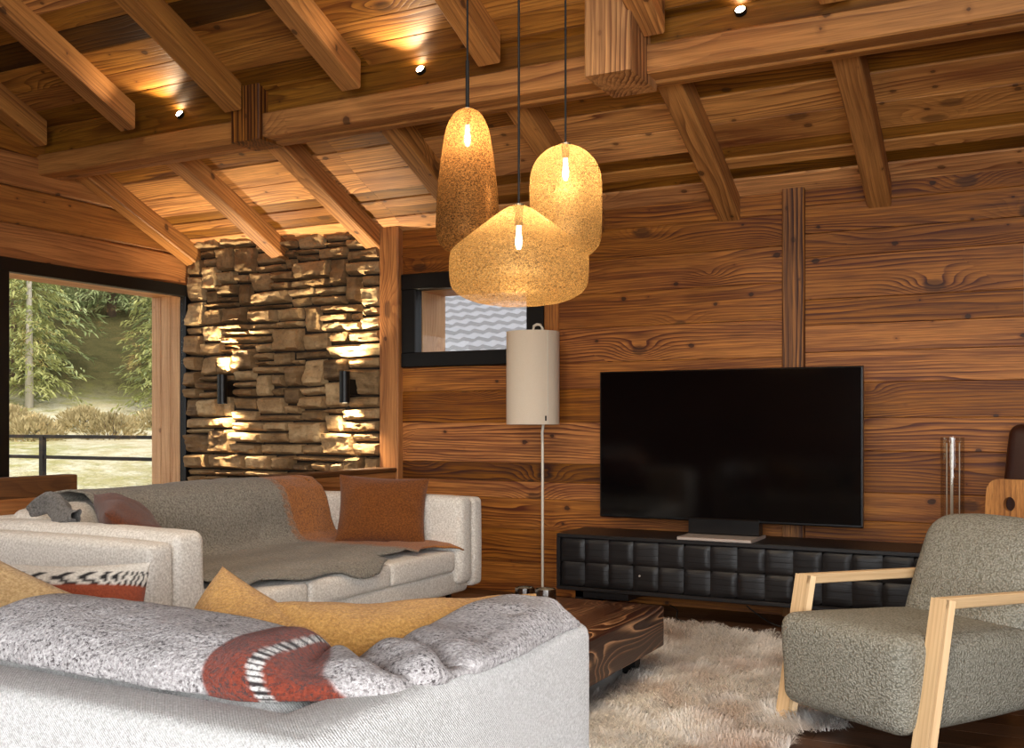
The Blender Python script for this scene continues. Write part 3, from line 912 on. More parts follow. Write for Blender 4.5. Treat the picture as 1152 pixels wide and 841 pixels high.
tag(m.obj('cable', M['cord'], None, True), 'black cable lying on the floor under the left of the sideboard', 'cable')
m = MB()
pts = [(-1.5 + .02 * k, 5.62 + .02 * math.sin(k * .5), .006 + .1 * (1 - k / 19) ** 4) for k in range(20)]
m.tube(pts, .004, 6)
tag(m.obj('cable', M['cord'], None, True), 'black cable lying on the floor under the middle of the sideboard', 'cable')

# glass tube lamp at the right end of the console
gv = empty('glass_hurricane', 'tall clear glass tube with thin rods on the right end of the sideboard', 'glass vase', (-.475, 5.73, CZ1))
m = MB(); m.lathe([(0, 0), (.056, 0), (.058, .02), (.05, .07), (.03, .1), (0, .1)], 28); m.obj('base', M['blackmetal'], gv, True, None, 40)
m = MB(); m.lathe([(.057, .02), (.057, .57), (.054, .57), (.054, .02)], 32, (0, 0, 0), True); m.obj('glass_tube', M['clear'], gv, True, None, 40)
m = MB(); m.lathe([(.0, .1), (.004, .1), (.004, .55), (0, .55)], 10)
for a in (.4, 2.5, 4.6): m.lathe([(.0, .08), (.0025, .08), (.0025, .54), (0, .54)], 8, (.035 * math.cos(a), .035 * math.sin(a), 0))
m.obj('rods', M['ceramic'], gv, True)

# floor lamp
fl = empty('floor_lamp', 'slim floor lamp with a white cylinder shade in front of the small window', 'floor lamp', (-2.79, 5.74, 0))
m = MB(); m.lathe([(0, 0), (.13, 0), (.13, .012), (.12, .018), (0, .018)], 36); m.obj('base', M['ceramic'], fl, True, None, 40)
m = MB()
pts = [(0, 0, .015), (0, 0, .5), (0, 0, .95), (-.002, 0, 1.04), (.006, 0, 1.10), (.005, 0, 1.3), (0, 0, 1.62), (-.002, 0, 1.675), (-.015, 0, 1.697), (-.04, 0, 1.70), (-.06, 0, 1.69), (-.066, 0, 1.66), (-.066, 0, 1.6)]
m.tube(pts, .0085, 10); m.obj('pole', M['ceramic'], fl, True, None, 50)
m = MB(); m.lathe([(.163, 1.088), (.163, 1.655), (.161, 1.655), (.161, 1.088)], 48, (-.066, 0, 0), True)
m.lathe([(0, 1.6), (.162, 1.598), (.162, 1.602), (0, 1.604)], 24, (-.066, 0, 0))
sh = m.obj('lamp_shade', M['shade'], fl, True, None, 40)
m = MB()
for k in range(1):
    a = math.radians(-36)
    m.box((-.066 + .1635 * math.cos(a) - .006, .1635 * math.sin(a) - .002, 1.11), (-.066 + .1635 * math.cos(a) + .006, .1635 * math.sin(a) + .002, 1.14), .0005)
lb = m.obj('small_tag', M['blackmetal'], sh)
m = MB(); m.box((-.002 - .066 + .1625 * math.cos(math.radians(-30)), .1625 * math.sin(math.radians(-30)) - .003, 1.09), (.002 - .066 + .1625 * math.cos(math.radians(-30)), .1625 * math.sin(math.radians(-30)) + .001, 1.654), .0005)
m.obj('seam_strip', M['ceramic'], sh)

# ------------------------------------------------------------------ coffee table and the two candle holders
TX0, TX1, TY0, TY1 = -2.255, -1.525, 3.1, 4.345
ct = empty('coffee_table', 'low block coffee table of dark burnt wood with swirling pale grain', 'coffee table', ((TX0 + TX1) / 2, (TY0 + TY1) / 2, 0))
m = MB()
off = (3.1, 7.7, 2.2)
secs, al = [], []
Wt, Tt, ch = TX1 - TX0, .175, .006
csn = [(ch, 0), (Wt - ch, 0), (Wt, ch), (Wt, Tt - ch), (Wt - ch, Tt), (ch, Tt), (0, Tt - ch), (0, ch)]
for k in range(5):
    q = TY0 + (TY1 - TY0) * k / 4
    secs.append([V3((TX0 + c[0], q, .125 + c[1])) for c in csn][::-1]); al.append(q)
m.loft(secs, al, csn[::-1], .5, off)
wloc(m.obj('table_top', M['burnt']), ct)
for sx in (TX0 + .07, TX1 - .13):
    for sy in (TY0 + .1, TY1 - .16):
        m = MB(); m.box((sx, sy, 0), (sx + .06, sy + .06, .126), .003)
        wloc(m.obj('leg', M['blackmetal']), ct)
def cup(x, y, label, r, h, rough):
    t = empty('candle_holder', label, 'candle holder', (x, y, .30), 0, 'candle holders on the coffee table')
    m = MB(); m.lathe([(0, 0), (r * .92, 0), (r, .006), (r, h), (r - .004, h), (r - .005, .012), (0, .012)], 30)
    m.obj('cup', M['mirror'], t, True, None, 40)
    m = MB(); m.lathe([(0, h - .014), (r - .006, h - .012), (r - .0055, h - .02)], 24)
    m.obj('candle', M['ceramic'], t, True)
M['mirror'] = simple('smoked_chrome', srgb(150, 146, 142), .12, 1.0)
cup(-1.955, 4.05, 'taller dark chrome candle holder on the coffee table, right of its pair', .046, .085, .1)
cup(-2.095, 4.13, 'smaller chrome candle holder on the coffee table, left of its pair', .043, .07, .1)

# ------------------------------------------------------------------ rug: sheepskin patches with long pile
def rug_inside(x, y):
    cx, cy = -1.78, 3.75
    a = math.atan2(y - cy, x - cx)
    w = .05 * math.sin(5 * a + 1) + .04 * math.sin(9 * a + .4) + .03 * math.sin(17 * a)
    # superellipse with lobed edge, skewed towards the armchair
    X = (x - cx - .08 * (cy - y)) / (1.0 + w); Y = (y - cy) / (1.52 + w)
    return abs(X) ** 4 + abs(Y) ** 4 < 1
rug = empty('sheepskin_rug', 'shaggy cream and brown sheepskin rug under the coffee table', 'rug', (-1.78, 3.75, 0))
def rug_h(x, y):
    return .026 + .012 * mn.noise(V3((x * 4, y * 4, 2))) + .016 * mn.noise(V3((x * 9, y * 9, 5)))
def rug_col(x, y):
    n1 = mn.noise(V3((x * 1.7 + 3, y * 1.7, 1))); n2 = mn.noise(V3((x * 5, y * 5, 8)))
    k = .5 + .75 * n1 + .4 * n2
    far = min(1, max(0, (y - 3.9) / 1.1)) * .25 + min(1, max(0, (x + 1.3) / .4)) * .35
    k = min(1, max(0, (k - .55) * 1.0 + far - .14))
    a = V3(srgb(252, 249, 245)); b = V3(srgb(186, 138, 98))
    return a.lerp(b, k)
m = MB(); st = .035
gx = int(2.6 / st); gy = int(3.5 / st); ids = {}; vs = []; fs = []; cc = []
for j in range(gy + 1):
    for i in range(gx + 1):
        x = -3.08 + i * st; y = 2.0 + j * st
        if rug_inside(x, y):
            ids[(i, j)] = len(vs); vs.append((x, y, rug_h(x, y))); cc.append(tuple(rug_col(x, y) * .8))
for j in range(gy):
    for i in range(gx):
        q = [(i, j), (i + 1, j), (i + 1, j + 1), (i, j + 1)]
        if all(k in ids for k in q): fs.append([ids[k] for k in q])
m.add(vs, fs, None, .5, cc)
def fur_mat():
    t = NT('sheep_fur')
    c = t.attr('paint', 'Color')
    d = t.node('ShaderNodeBsdfDiffuse'); t.put(d.inputs[0], c)
    tl = t.node('ShaderNodeBsdfTranslucent'); t.put(tl.inputs[0], c)
    mx = t.node('ShaderNodeMixShader'); mx.inputs[0].default_value = .35
    t.l.new(d.outputs[0], mx.inputs[1]); t.l.new(tl.outputs[0], mx.inputs[2])
    return t.done(mx.outputs[0])
M['fur'] = fur_mat()
wloc(m.obj('skin_backing', M['fur'], None, True), rug)
def fur():
    R = np.random.RandomState(5)
    V, F, C = [], [], []
    n = 0
    target = 62000
    tries = 0
    while n < target and tries < target * 4:
        tries += 1
        x = R.uniform(-2.95, -.5); y = R.uniform(2.3, 5.4)
        if not rug_inside(x, y): continue
        if x < TX1 - .1 and x > TX0 + .1 and TY0 + .1 < y < TY1 - .1: continue
        if x < -2.3 and R.rand() < .7: continue
        if y < 3.0 and R.rand() < .7: continue
        # tufts comb in slowly turning directions
        a = 6.3 * mn.noise(V3((x * 1.9, y * 1.9, 0))) + 2.2 * mn.noise(V3((x * 8, y * 8, 4))) + R.normal(0, .35)
        lift = .35 + .55 * abs(mn.noise(V3((x * 9, y * 9, 9)))) + R.uniform(-.1, .25)
        L = R.uniform(.03, .058)
        d = V3((math.cos(a), math.sin(a), 0)); s = V3((-d.y, d.x, 0)) * R.uniform(.0012, .0022)
        b = V3((x, y, rug_h(x, y) - .004))
        p1 = b + d * L * .45 + V3((0, 0, L * lift)); p2 = b + d * L + V3((0, 0, L * (lift * .75 + R.uniform(-.25, .1))))
        if p2.z < .004: p2.z = .004
        k = len(V)
        V += [b - s, b + s, p1 + s * .9, p1 - s * .9, p2]
        F += [(k, k + 1, k + 2, k + 3), (k + 3, k + 2, k + 4)]
        c = rug_col(x, y) * R.uniform(.72, 1.1)
        C += [tuple(c)] * 5
        n += 1
    mb = MB(); mb.add(V, F, None, .5, C)
    return mb
o = wloc(fur().obj('fur', M['fur'], None, True), rug); o['kind'] = 'stuff'

# ------------------------------------------------------------------ far sofa along the parapet
AX0, AX1, AY0, AY1 = -3.96, -2.80, 2.62, 4.99
sa = empty('sofa', 'long pale sofa along the parapet, draped with a grey throw', 'sofa', (-3.35, 3.8, 0))
def sal(o): return wloc(o, sa)
sal(soft_block('base', (AX0 + .03, AY0 + .08, .19), (AX1 - .03, AY1 - .08, .315), .03, M['sofafar']))
for k, (a, b) in enumerate(((2.90, 3.53), (3.53, 4.15), (4.15, 4.75))):
    sal(soft_block('seat_cushion', (-3.75, a + .004, .312), (AX1 - .015, b - .004, .425), .024, M['sofafar'], None, .010, 12, None, .005, k))
def lean(w_):
    t = (w_.z - .3) / .45
    return (w_.x - .10 * t, w_.y, w_.z)
for k, (a, b) in enumerate(((2.90, 3.8), (3.8, 4.75))):
    sal(soft_block('back_cushion', (-3.83, a, .40), (-3.62, b, .735), .06, M['sofafar'], None, .02, 10, lean, .006, k + 5))
sal(soft_block('back_frame', (AX0, AY0 + .1, .19), (AX0 + .13, AY1 - .1, .71), .03, M['sofafar']))
for (y0, y1, z1, nm) in ((2.62, 2.745, .675, 'armrest'), (4.88, 4.99, .695, 'armrest')):
    sal(soft_block(nm, (AX0, y0, .22), (AX1 + .01, y1, z1), .028, M['sofafar'], None, .008, 14, None, .003, y0))
for (y0, y1) in ((2.745, 2.90), (4.75, 4.885)):
    sal(soft_block('arm_pad', (AX0 + .05, y0, .24), (AX1 + .012, y1, .705), .04, M['sofafar'], None, .006, 14, None, .004, y1))
for (x, y) in ((-2.93, 4.86), (-2.93, 2.76), (-3.85, 4.86), (-3.85, 2.76)):
    m = MB(); m.box((x - .012, y - .012, 0), (x + .012, y + .012, .2), .002)
    sal(m.obj('leg', M['blackmetal']))

# grey throw laid over back and seat of the far sofa
def grey_throw():
    # profile from behind the back, over its top, down to the seat and out to the front edge: (x, z)
    prof = [(-3.975, .70), (-3.965, .755), (-3.93, .778), (-3.86, .784), (-3.77, .775), (-3.705, .73), (-3.672, .66), (-3.64, .56), (-3.60, .485), (-3.54, .456),
            (-3.45, .454), (-3.3, .456), (-3.1, .456), (-2.95, .452), (-2.86, .442), (-2.80, .42), (-2.776, .39)]
    P = [V3((a, 0, b)) for a, b in prof]
    acc = [0]
    for i in range(1, len(P)): acc.append(acc[-1] + (P[i] - P[i - 1]).length)
    def at(s):
        s = max(0, min(1, s)) * acc[-1]
        for i in range(1, len(P)):
            if s <= acc[i] + 1e-9:
                f = (s - acc[i - 1]) / (acc[i] - acc[i - 1]); return P[i - 1].lerp(P[i], f)
        return P[-1]
    Y0, Y1 = 3.14, 4.735
    GREY = V3(srgb(150, 144, 132)); BRN = V3(srgb(180, 112, 50))
    def fn(u, v, lift=0.0):
        # v runs along the profile, u along the sofa; the front hem wanders
        yy = Y0 + (Y1 - Y0) * u
        hem = 1.0 - .035 - .03 * math.sin(u * 9 + .5) - (.05 if .62 < u < .8 else 0) - .02 * math.sin(u * 23)
        s = v * hem
        p = at(s)
        w_ = mn.noise(V3((p.x * 4, yy * 3, p.z * 4)))
        w2 = mn.noise(V3((p.x * 11, yy * 9, p.z * 9 + 4)))
        amp = .008 if p.z > .5 else .007
        yy2 = yy + .03 * math.sin(v * 7) * (1 if u > .9 or u < .1 else .2) + (.05 * (v - .5) if u > .95 else 0)
        top = .014 * math.sin(yy * 5) if v < .35 else 0
        return (p.x + amp * w_ + .003 * w2, yy2, p.z + .010 + amp * abs(w_) + .004 * w2 + top * .3 + lift)
    def col(u, v):
        b = .80 + .006 * (math.sin(v * 240) > 0)
        if u > b: c = BRN
        elif u > b - .03: c = GREY.lerp(BRN, .35 + .35 * (math.sin(v * 400) > 0))
        else: c = GREY * (1 + .1 * math.sin(v * 30))
        return tuple(c)
    m = MB()
    m.grid(fn, 110, 90, False, col)
    return m
m = grey_throw()
o = tag(m.obj('grey_throw', M['greythrow'], None, True), 'grey wool throw with an ochre end over the far sofa', 'throw blanket')
md = o.modifiers.new('solid', 'SOLIDIFY'); md.thickness = .008; md.offset = -1

m = pillow_mb(.48, .37, .17, 3, 30, .022)
o = tag(m.obj('cushion', M['rust'], None, True), 'ochre brown linen cushion standing in the right corner of the far sofa', 'cushion', 'cushions on the far sofa')
facing(o, (-3.19, 4.61, .632), (.50, -.80, .26), (0, 0, 1), -3)
m = pillow_mb(.50, .38, .17, 9, 26, .03)
o = tag(m.obj('cushion', M['darkrust'], None, True), 'dark brown cushion lying behind the near arm of the far sofa', 'cushion', 'cushions on the far sofa')
facing(o, (-3.33, 3.06, .655), (.45, .5, .75), (0, 0, 1), 8)
# small bunched end of a grey scarf on the near arm pad
m = MB()
def scarf(u, v):
    a = 6.2831853 * u
    x = -3.70 + .30 * v; r = .045 * (1 - .5 * abs(2 * v - 1) ** 2)
    r *= 1 + .28 * math.sin(3 * a + 5 * v) + .2 * mn.noise(V3((x * 20, a, 1)))
    return (x, 2.86 + .03 * math.sin(v * 5) + r * math.cos(a), .745 + .03 * math.sin(v * 6) + r * math.sin(a))
m.grid(scarf, 24, 26, True, lambda u, v: srgb(120, 116, 112))
tag(m.obj('scarf', M['greythrow'], None, True), 'bunched grey scarf lying on the near end of the far sofa', 'scarf')

# ------------------------------------------------------------------ near sofa, seen from behind
NX0, NX1, NY0, NY1, NZ = -2.85, -.83, 1.03, 1.94, .70
sn_ = empty('sofa', 'pale woven sofa seen from behind, nearest to the viewer', 'sofa', (-1.85, 1.5, 0))
def sl(o): return wloc(o, sn_)
sl(soft_block('base', (NX0 + .05, NY0 + .05, .18), (NX1 - .05, NY1 - .02, .32), .03, M['sofa']))
sl(soft_block('back_frame', (NX0, NY0, .17), (NX1, NY0 + .115, NZ), .02, M['sofa'], None, .004, 30, None, .002, 1))
sl(soft_block('armrest', (NX1 - .125, NY0 + .02, .17), (NX1, NY1, NZ), .026, M['sofa'], None, .006, 22, None, .002, 2))
sl(soft_block('armrest', (NX0, NY0 + .02, .17), (NX0 + .125, NY1, NZ), .034, M['sofa'], None, .006, 22, None, .002, 3))
for (a, b) in ((NX0 + .13, -1.84), (-1.84, NX1 - .13)):
    sl(soft_block('seat_cushion', (a + .003, NY0 + .3, .318), (b - .003, NY1 - .01, .44), .04, M['sofa'], None, .02, 14, None, .004, a))
for (a, b) in ((NX0 + .15, -1.82), (-1.82, NX1 - .16)):
    sl(soft_block('back_cushion', (a + .003, NY0 + .13, .42), (b - .003, NY0 + .36, .728), .075, M['sofa'], None, .02, 14, None, .006, b))
for (x, y) in ((NX1 - .1, NY0 + .1), (NX1 - .1, NY1 - .12), (NX0 + .1, NY0 + .1), (NX0 + .1, NY1 - .12)):
    m = MB(); m.box((x - .012, y - .012, 0), (x + .012, y + .012, .19), .002)
    sl(m.obj('leg', M['blackmetal']))

# flecked throw: over the back cushions, bunched in the corner, then along the arm
WHITE = V3(srgb(206, 200, 198)); RED = V3(srgb(142, 60, 38)); GREYF = V3(srgb(186, 180, 178))
def smooth(a, b, x):
    t = max(0, min(1, (x - a) / (b - a))); return t * t * (3 - 2 * t)
def flecked_throw():
    path = [V3((-1.80, 1.30, 0)), V3((-1.66, 1.305, 0)), V3((-1.5, 1.30, 0)), V3((-1.34, 1.295, 0)), V3((-1.16, 1.29, 0)), V3((-1.03, 1.30, 0)), V3((-.965, 1.36, 0)),
            V3((-.945, 1.46, 0)), V3((-.94, 1.6, 0)), V3((-.945, 1.75, 0)), V3((-.95, 1.9, 0))]
    acc = [0]
    for i in range(1, len(path)): acc.append(acc[-1] + (path[i] - path[i - 1]).length)
    T = acc[-1]
    def at(s):
        for i in range(1, len(path)):
            if s <= acc[i] + 1e-9:
                f = (s - acc[i - 1]) / (acc[i] - acc[i - 1])
                p0, p1, p2, p3 = path[max(i - 2, 0)], path[i - 1], path[i], path[min(i + 1, len(path) - 1)]
                return .5 * ((2 * p1) + (p2 - p0) * f + (2 * p0 - 5 * p1 + 4 * p2 - p3) * f * f + (3 * p1 - p0 - 3 * p2 + p3) * f ** 3)
        return path[-1]
    SB = acc[4]      # end of the straight run on the back
    def fn(u, v):
        s = u * T
        p = at(s); q = at(min(T, s + .02)); p_ = at(max(0, s - .02))
        t = (q - p_).normalized(); outw = V3((t.y, -t.x, 0))
        k = smooth(SB - .05, SB + .28, s)           # 0 on the back, 1 on the arm
        # cross-section angle: from the outer hem over the crown to the inner hem
        A = math.pi * v
        wo = (1 - k) * .152 + k * .105; wi = (1 - k) * .13 + k * .12
        w = wo if v < .5 else wi
        top = (1 - k) * (.768 + .004 * math.sin(s * 5) - .06 * smooth(.16, 0, s)) + k * (.712 + .034 * smooth(T - .5, T - .12, s) - .05 * smooth(T - .06, T, s))
        hemz = (1 - k) * (.706 if v < .5 else .60) + k * (.698 if v < .5 else .62)
        ca = math.cos(A); sa_ = math.sin(A)
        off = math.copysign(abs(ca) ** .75, ca) * w
        z = hemz + (top - hemz) * sa_ ** .7
        pos = p + outw * off
        # folds gathered in the corner
        f = math.exp(-((s - SB - .185) / .085) ** 2)
        q = s - SB - .07 + .018 * math.sin(v * 3.0)
        ridge = lambda c_, w_: math.exp(-((q - c_) / w_) ** 2)
        q2 = q - .10 * (v - .3) + .02 * math.sin(v * 6)
        fold = (.024 * ridge(.03, .034) - .018 * ridge(.085, .018) * smooth(.08, .25, v) + .022 * ridge(.125, .028)) * (.6 + .4 * math.cos(2.0 * v))
        fold += (-.034 * ridge(.165, .017) * (1 - .5 * v)) + smooth(.0, .12, .5 - abs(v - .5)) * (.030 * math.exp(-((q2 - .215) / .03) ** 2) - .034 * math.exp(-((q2 - .27) / .018) ** 2) + .012 * math.exp(-((q2 - .33) / .04) ** 2))
        pos += outw * fold * (1 if ca > -.2 else .3) * (.35 + .65 * sa_); z += .75 * fold * sa_
        n1 = mn.noise(V3((s * 5, v * 3, 1))); n2 = mn.noise(V3((s * 14, v * 7, 6)))
        z += (.009 * n1 + .004 * n2) * sa_ ** .5
        pos += outw * (.010 * n1 + .004 * n2)
        if v == 0 or v == 1: pass
        return (pos.x, pos.y, z)
    def col(u, v):
        s = u * T + .018 * math.sin(v * 3.0) + .006 * math.sin(v * 9)
        b0 = SB + .055; b1 = SB + .172
        mid = (b0 + b1) / 2 + .005
        w = smooth(b0 - .003, b0 + .003, s) * (1 - smooth(b1 - .003, b1 + .003, s))
        c = WHITE.lerp(RED, w)
        k = 1 - smooth(.0045, .0075, abs(s - mid))
        return tuple(c.lerp(V3(srgb(44, 36, 36)) if math.sin(v * 150) > .35 else V3(srgb(232, 228, 222)), k))
    m = MB(); m.grid(fn, 420, 90, False, col, None, True)
    return m
o = tag(flecked_throw().obj('wool_throw', M['flecked'], None, True), 'flecked grey wool throw with a rust red stripe over the near sofa back', 'throw blanket')
md = o.modifiers.new('solid', 'SOLIDIFY'); md.thickness = .010; md.offset = -1

def cush(name, mb, mat, label, loc, nrm, roll=0, up=(0, 0, 1)):
    o = tag(mb.obj(name, mat, None, True), label, 'cushion', 'cushions on the near sofa')
    return facing(o, loc, nrm, up, roll)
cush('cushion', pillow_mb(.46, .42, .17, 21, 30, .018), M['mustard'], 'mustard felt cushion with one corner up, beside the red stripe of the throw', (-1.41, 1.56, .56), (.12, -.80, .5), -20)
cush('cushion', pillow_mb(.56, .36, .16, 33, 30, .022), M['mustard'], 'mustard felt cushion leaning on the right arm of the near sofa', (-1.12, 1.75, .60), (.50, -.50, .65), -1)
cush('cushion', pillow_mb(.50, .42, .16, 41, 28, .02), M['beige'], 'sand coloured cushion at the left edge on the near sofa', (-2.22, 1.62, .555), (.50, -.70, .5), -26)
def stripes(u, v):
    if v > .86: return srgb(226, 220, 210)
    if v > .66:
        return srgb(34, 32, 34) if (math.sin(u * 100 + (v - .76) * 40 * (1 if v > .76 else -1)) > .2) else srgb(226, 220, 210)
    if v > .14: return srgb(156, 74, 46)
    if v > .02: return srgb(34, 32, 34) if math.sin(u * 90) > .0 else srgb(226, 220, 210)
    return srgb(210, 204, 196)
cush('cushion', pillow_mb(.46, .44, .15, 55, 60, .012, stripes), M['striped'], 'white cushion with rust and black stripes on the near sofa', (-2.44, 1.97, .505), (.70, -.66, .42), -3)

# ------------------------------------------------------------------ armchair
ac = empty('armchair', 'grey boucle armchair with pale wooden arms at the right', 'armchair', (-.43, 3.96, 0), math.radians(-33.9))
def tilt_seat(w_):
    return (w_.x, w_.y, w_.z - .05 * max(0, (w_.y + .33) / .7) + .012 * (1 - (w_.x / .27) ** 2))
soft_block('seat', (-.280, -.425, .098), (.280, .30, .425), .055, M['boucle'], ac, .010, 16, lambda w_: (w_.x, w_.y + .10 * max(0, .40 - w_.z) * (1 if w_.y < 0 else 0) * .35, w_.z - .05 * (w_.y + .40) * (1 if w_.z > .27 else -.4)), .004, 1)
def tilt_back(w_):
    t = w_.z - .33
    return (w_.x * (1 - .06 * t), w_.y + .42 * t + .02 * (w_.x / .27) ** 2, w_.z)
soft_block('backrest', (-.262, .14, .30), (.262, .29, .735), .07, M['boucle'], ac, .018, 14, tilt_back, .004, 2)
for sx in (-1, 1):
    x0 = sx * .302 - .017; x1 = sx * .302 + .017
    m = MB(); m.board((x0, -.385, .0), (0, .105, .535), (1, 0, 0), (0, -.535, .105), .553, .034, -.044, .003, .55)
    m.obj('leg', M['ash'], ac)
    m = MB(); m.board((x0, -.279, .508), (0, 1, -.03), (1, 0, 0), (0, .03, 1), .70, .034, .036, .003, .6)
    m.obj('armrest', M['ash'], ac)
    m = MB(); m.board((x0, .39, .0), (0, -.05, .5), (1, 0, 0), (0, .5, .05), .50, .038, .045, .004, .5)
    m.obj('leg', M['ash'], ac)
m = MB(); m.box((-.285, -.30, .13), (.285, -.26, .17), .004, .5); m.box((-.285, .24, .13), (.285, .28, .17), .004, .5)
m.obj('cross_rail', M['ash'], ac)

# leather chair and wooden-backed chair behind it at the right edge
lc = empty('leather_chair', 'dark brown leather high-back chair by the wall at the right edge', 'chair', (-.03, 5.5, 0), math.radians(-12))
soft_block('seat', (-.25, -.3, .3), (.27, .3, .46), .05, M['leather'], lc, .015, 8)
soft_block('backrest', (-.275, .16, .42), (.29, .30, 1.09), .05, M['leather'], lc, .012, 8, lambda w_: (w_.x * (1 - .14 * (w_.z - .42)), w_.y + .12 * (w_.z - .42), w_.z), .004)
for sx in (-.20, .22):
    for sy in (-.24, .24):
        m = MB(); m.tube([(sx * 1.05, sy * 1.05, 0), (sx, sy, .31)], .02, 10); m.obj('leg', M['darkwood'], lc, True, None, 40)
wc = empty('wooden_chair', 'plain wooden chair with a round hole in its back behind the armchair', 'chair', (-.26, 4.98, 0), math.radians(-20))
m = MB(); m.box((-.2, -.2, .42), (.2, .19, .455), .008, .55, 0); m.obj('seat', M['ash2'] if 'ash2' in M else M['beam'], wc)
def hole_back():
    m = MB(); n = 64; hw, hb, ht, r = .105, .45, .845, .055
    out, inn = [], []
    for i in range(n):
        a = 6.2831853 * i / n
        ca, sa_ = math.cos(a), math.sin(a)
        # outline: rounded upright board
        k = 1 / max(abs(ca) / hw, abs(sa_) / ((ht - hb) / 2))
        x, z = ca * k, sa_ * k
        cx_ = max(-hw + r, min(hw - r, x)); cz_ = max(-(ht - hb) / 2 + r, min((ht - hb) / 2 - r, z))
        d_ = V3((x - cx_, 0, z - cz_))
        if d_.length > r: d_ = d_.normalized() * r
        out.append((cx_ + d_.x, (ht + hb) / 2 + cz_ + d_.z))
        inn.append((.026 * ca + .0, .735 + .032 * sa_))
    # the hole ring is sampled by the same angles about the hole's centre
    res = []
    for yv in (0.0, .03):
        for ring in (out, inn):
            res += [(p[0], .16 + yv + .12 * (p[1] - .45), p[1]) for p in ring]
    f = []
    for i in range(n):
        j = (i + 1) % n
        f += [(i, j, n + j, n + i), (2 * n + j, 2 * n + i, 3 * n + i, 3 * n + j), (j, i, 2 * n + i, 2 * n + j), (n + i, n + j, 3 * n + j, 3 * n + i)]
    m.add(res, f, [(p[2], p[0], p[1]) for p in res], .6)
    return m
hole_back().obj('backrest', M['beam'], wc)
for sx in (-.15, .15):
    for sy in (-.15, .14):
        m = MB(); m.tube([(sx * 1.25, sy * 1.25, 0), (sx, sy, .43)], .017, 10); m.obj('leg', M['beam'], wc, True, None, 40)
# pale frame on the wall at the right edge
wp = empty('picture_frame', 'pale framed panel on the wall at the right edge', 'picture', (.045, YB - .012, 1.84))
m = MB()
m.box((-.2, -.012, -.17), (.2, .012, -.155), .002); m.box((-.2, -.012, .155), (.2, .012, .17), .002)
m.box((-.2, -.012, -.155), (-.185, .012, .155), .002); m.box((.185, -.012, -.155), (.2, .012, .155), .002)
m.obj('border', M['ceramic'], wp)
m = MB(); m.box((-.186, -.004, -.156), (.186, .008, .156), .001); m.obj('panel', M['ceramic'], wp)

# ------------------------------------------------------------------ outdoors
def grass_mat():
    t = NT('dry_meadow')
    co = t.obco()
    n1 = t.noise(co, .35, 4, .6); n2 = t.noise(co, 2.2, 4, .7); n3 = t.noise(co, 14, 2, .6)
    c = t.mix(t.maprange(n1, .38, .62), srgb(190, 178, 142), srgb(146, 144, 76))
    c = t.mix(t.math('MULTIPLY', t.maprange(n2, .42, .62), .75), c, srgb(212, 206, 182))
    c = t.mix(t.math('MULTIPLY', t.maprange(n3, .5, .7), .35), c, srgb(110, 108, 64))
    sp = t.node('ShaderNodeSeparateXYZ'); t.put(sp.inputs[0], co)
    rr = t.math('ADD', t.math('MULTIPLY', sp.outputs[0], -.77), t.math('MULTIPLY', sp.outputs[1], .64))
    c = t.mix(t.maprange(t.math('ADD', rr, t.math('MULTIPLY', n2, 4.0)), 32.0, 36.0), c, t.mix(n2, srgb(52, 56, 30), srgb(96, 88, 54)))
    return t.done(t.pbsdf(c, .95, 0.0, t.bump(t.math('ADD', n3, n2), .8, .1), .1))
M['meadow'] = grass_mat()
def hill_z(x, y):
    r = -.77 * x + .64 * y
    z = -.9 + .105 * max(0, r - 8) + .32 * max(0, r - 33)
    return z + .35 * mn.noise(V3((x * .12, y * .12, 0))) * min(1, max(0, (r - 9) / 8))
m = MB()
def hf(u, v):
    x = -6.6 - 64 * u ** 1.3; y = -14 + 74 * v
    return (x, y, hill_z(x, y))
m.grid(hf, 60, 60, flip=True)
tag(m.obj('hillside', M['meadow'], None, True), 'sloping meadow of dry grass outside the large window', 'meadow', kind='structure')
m = MB()
y = 1.0
while y < 9.3:
    m.board((-12.4, y, -.07), (1, 0, 0), (0, 1, 0), (0, 0, 1), 6.1, .14, .03, .003, rnd.uniform(.4, .8)); y += .145
tag(m.obj('terrace_floor', M['reveal']), 'wooden terrace outside the large window', 'terrace', kind='structure')
rl = empty('railing', 'slim grey metal balcony railing outside the large window', 'railing', (-8, 7.5, 0))
for zr_ in (.952, .735):
    m = MB(); m.box((-12.2, 7.485, zr_ - .018), (-6.4, 7.515, zr_ + .018), .003, .5, 0); wloc(m.obj('rail', M['railmetal'] if 'railmetal' in M else M['blackmetal']), rl)
for px_ in (-9.5, -7.95 - 1.57 + .0):
    pass
for px_ in (-12.1, -9.53, -6.6):
    m = MB(); m.box((px_ - .03, 7.475, -.05), (px_ + .03, 7.525, .955), .003, .5, 2); wloc(m.obj('post', M['blackmetal']), rl)

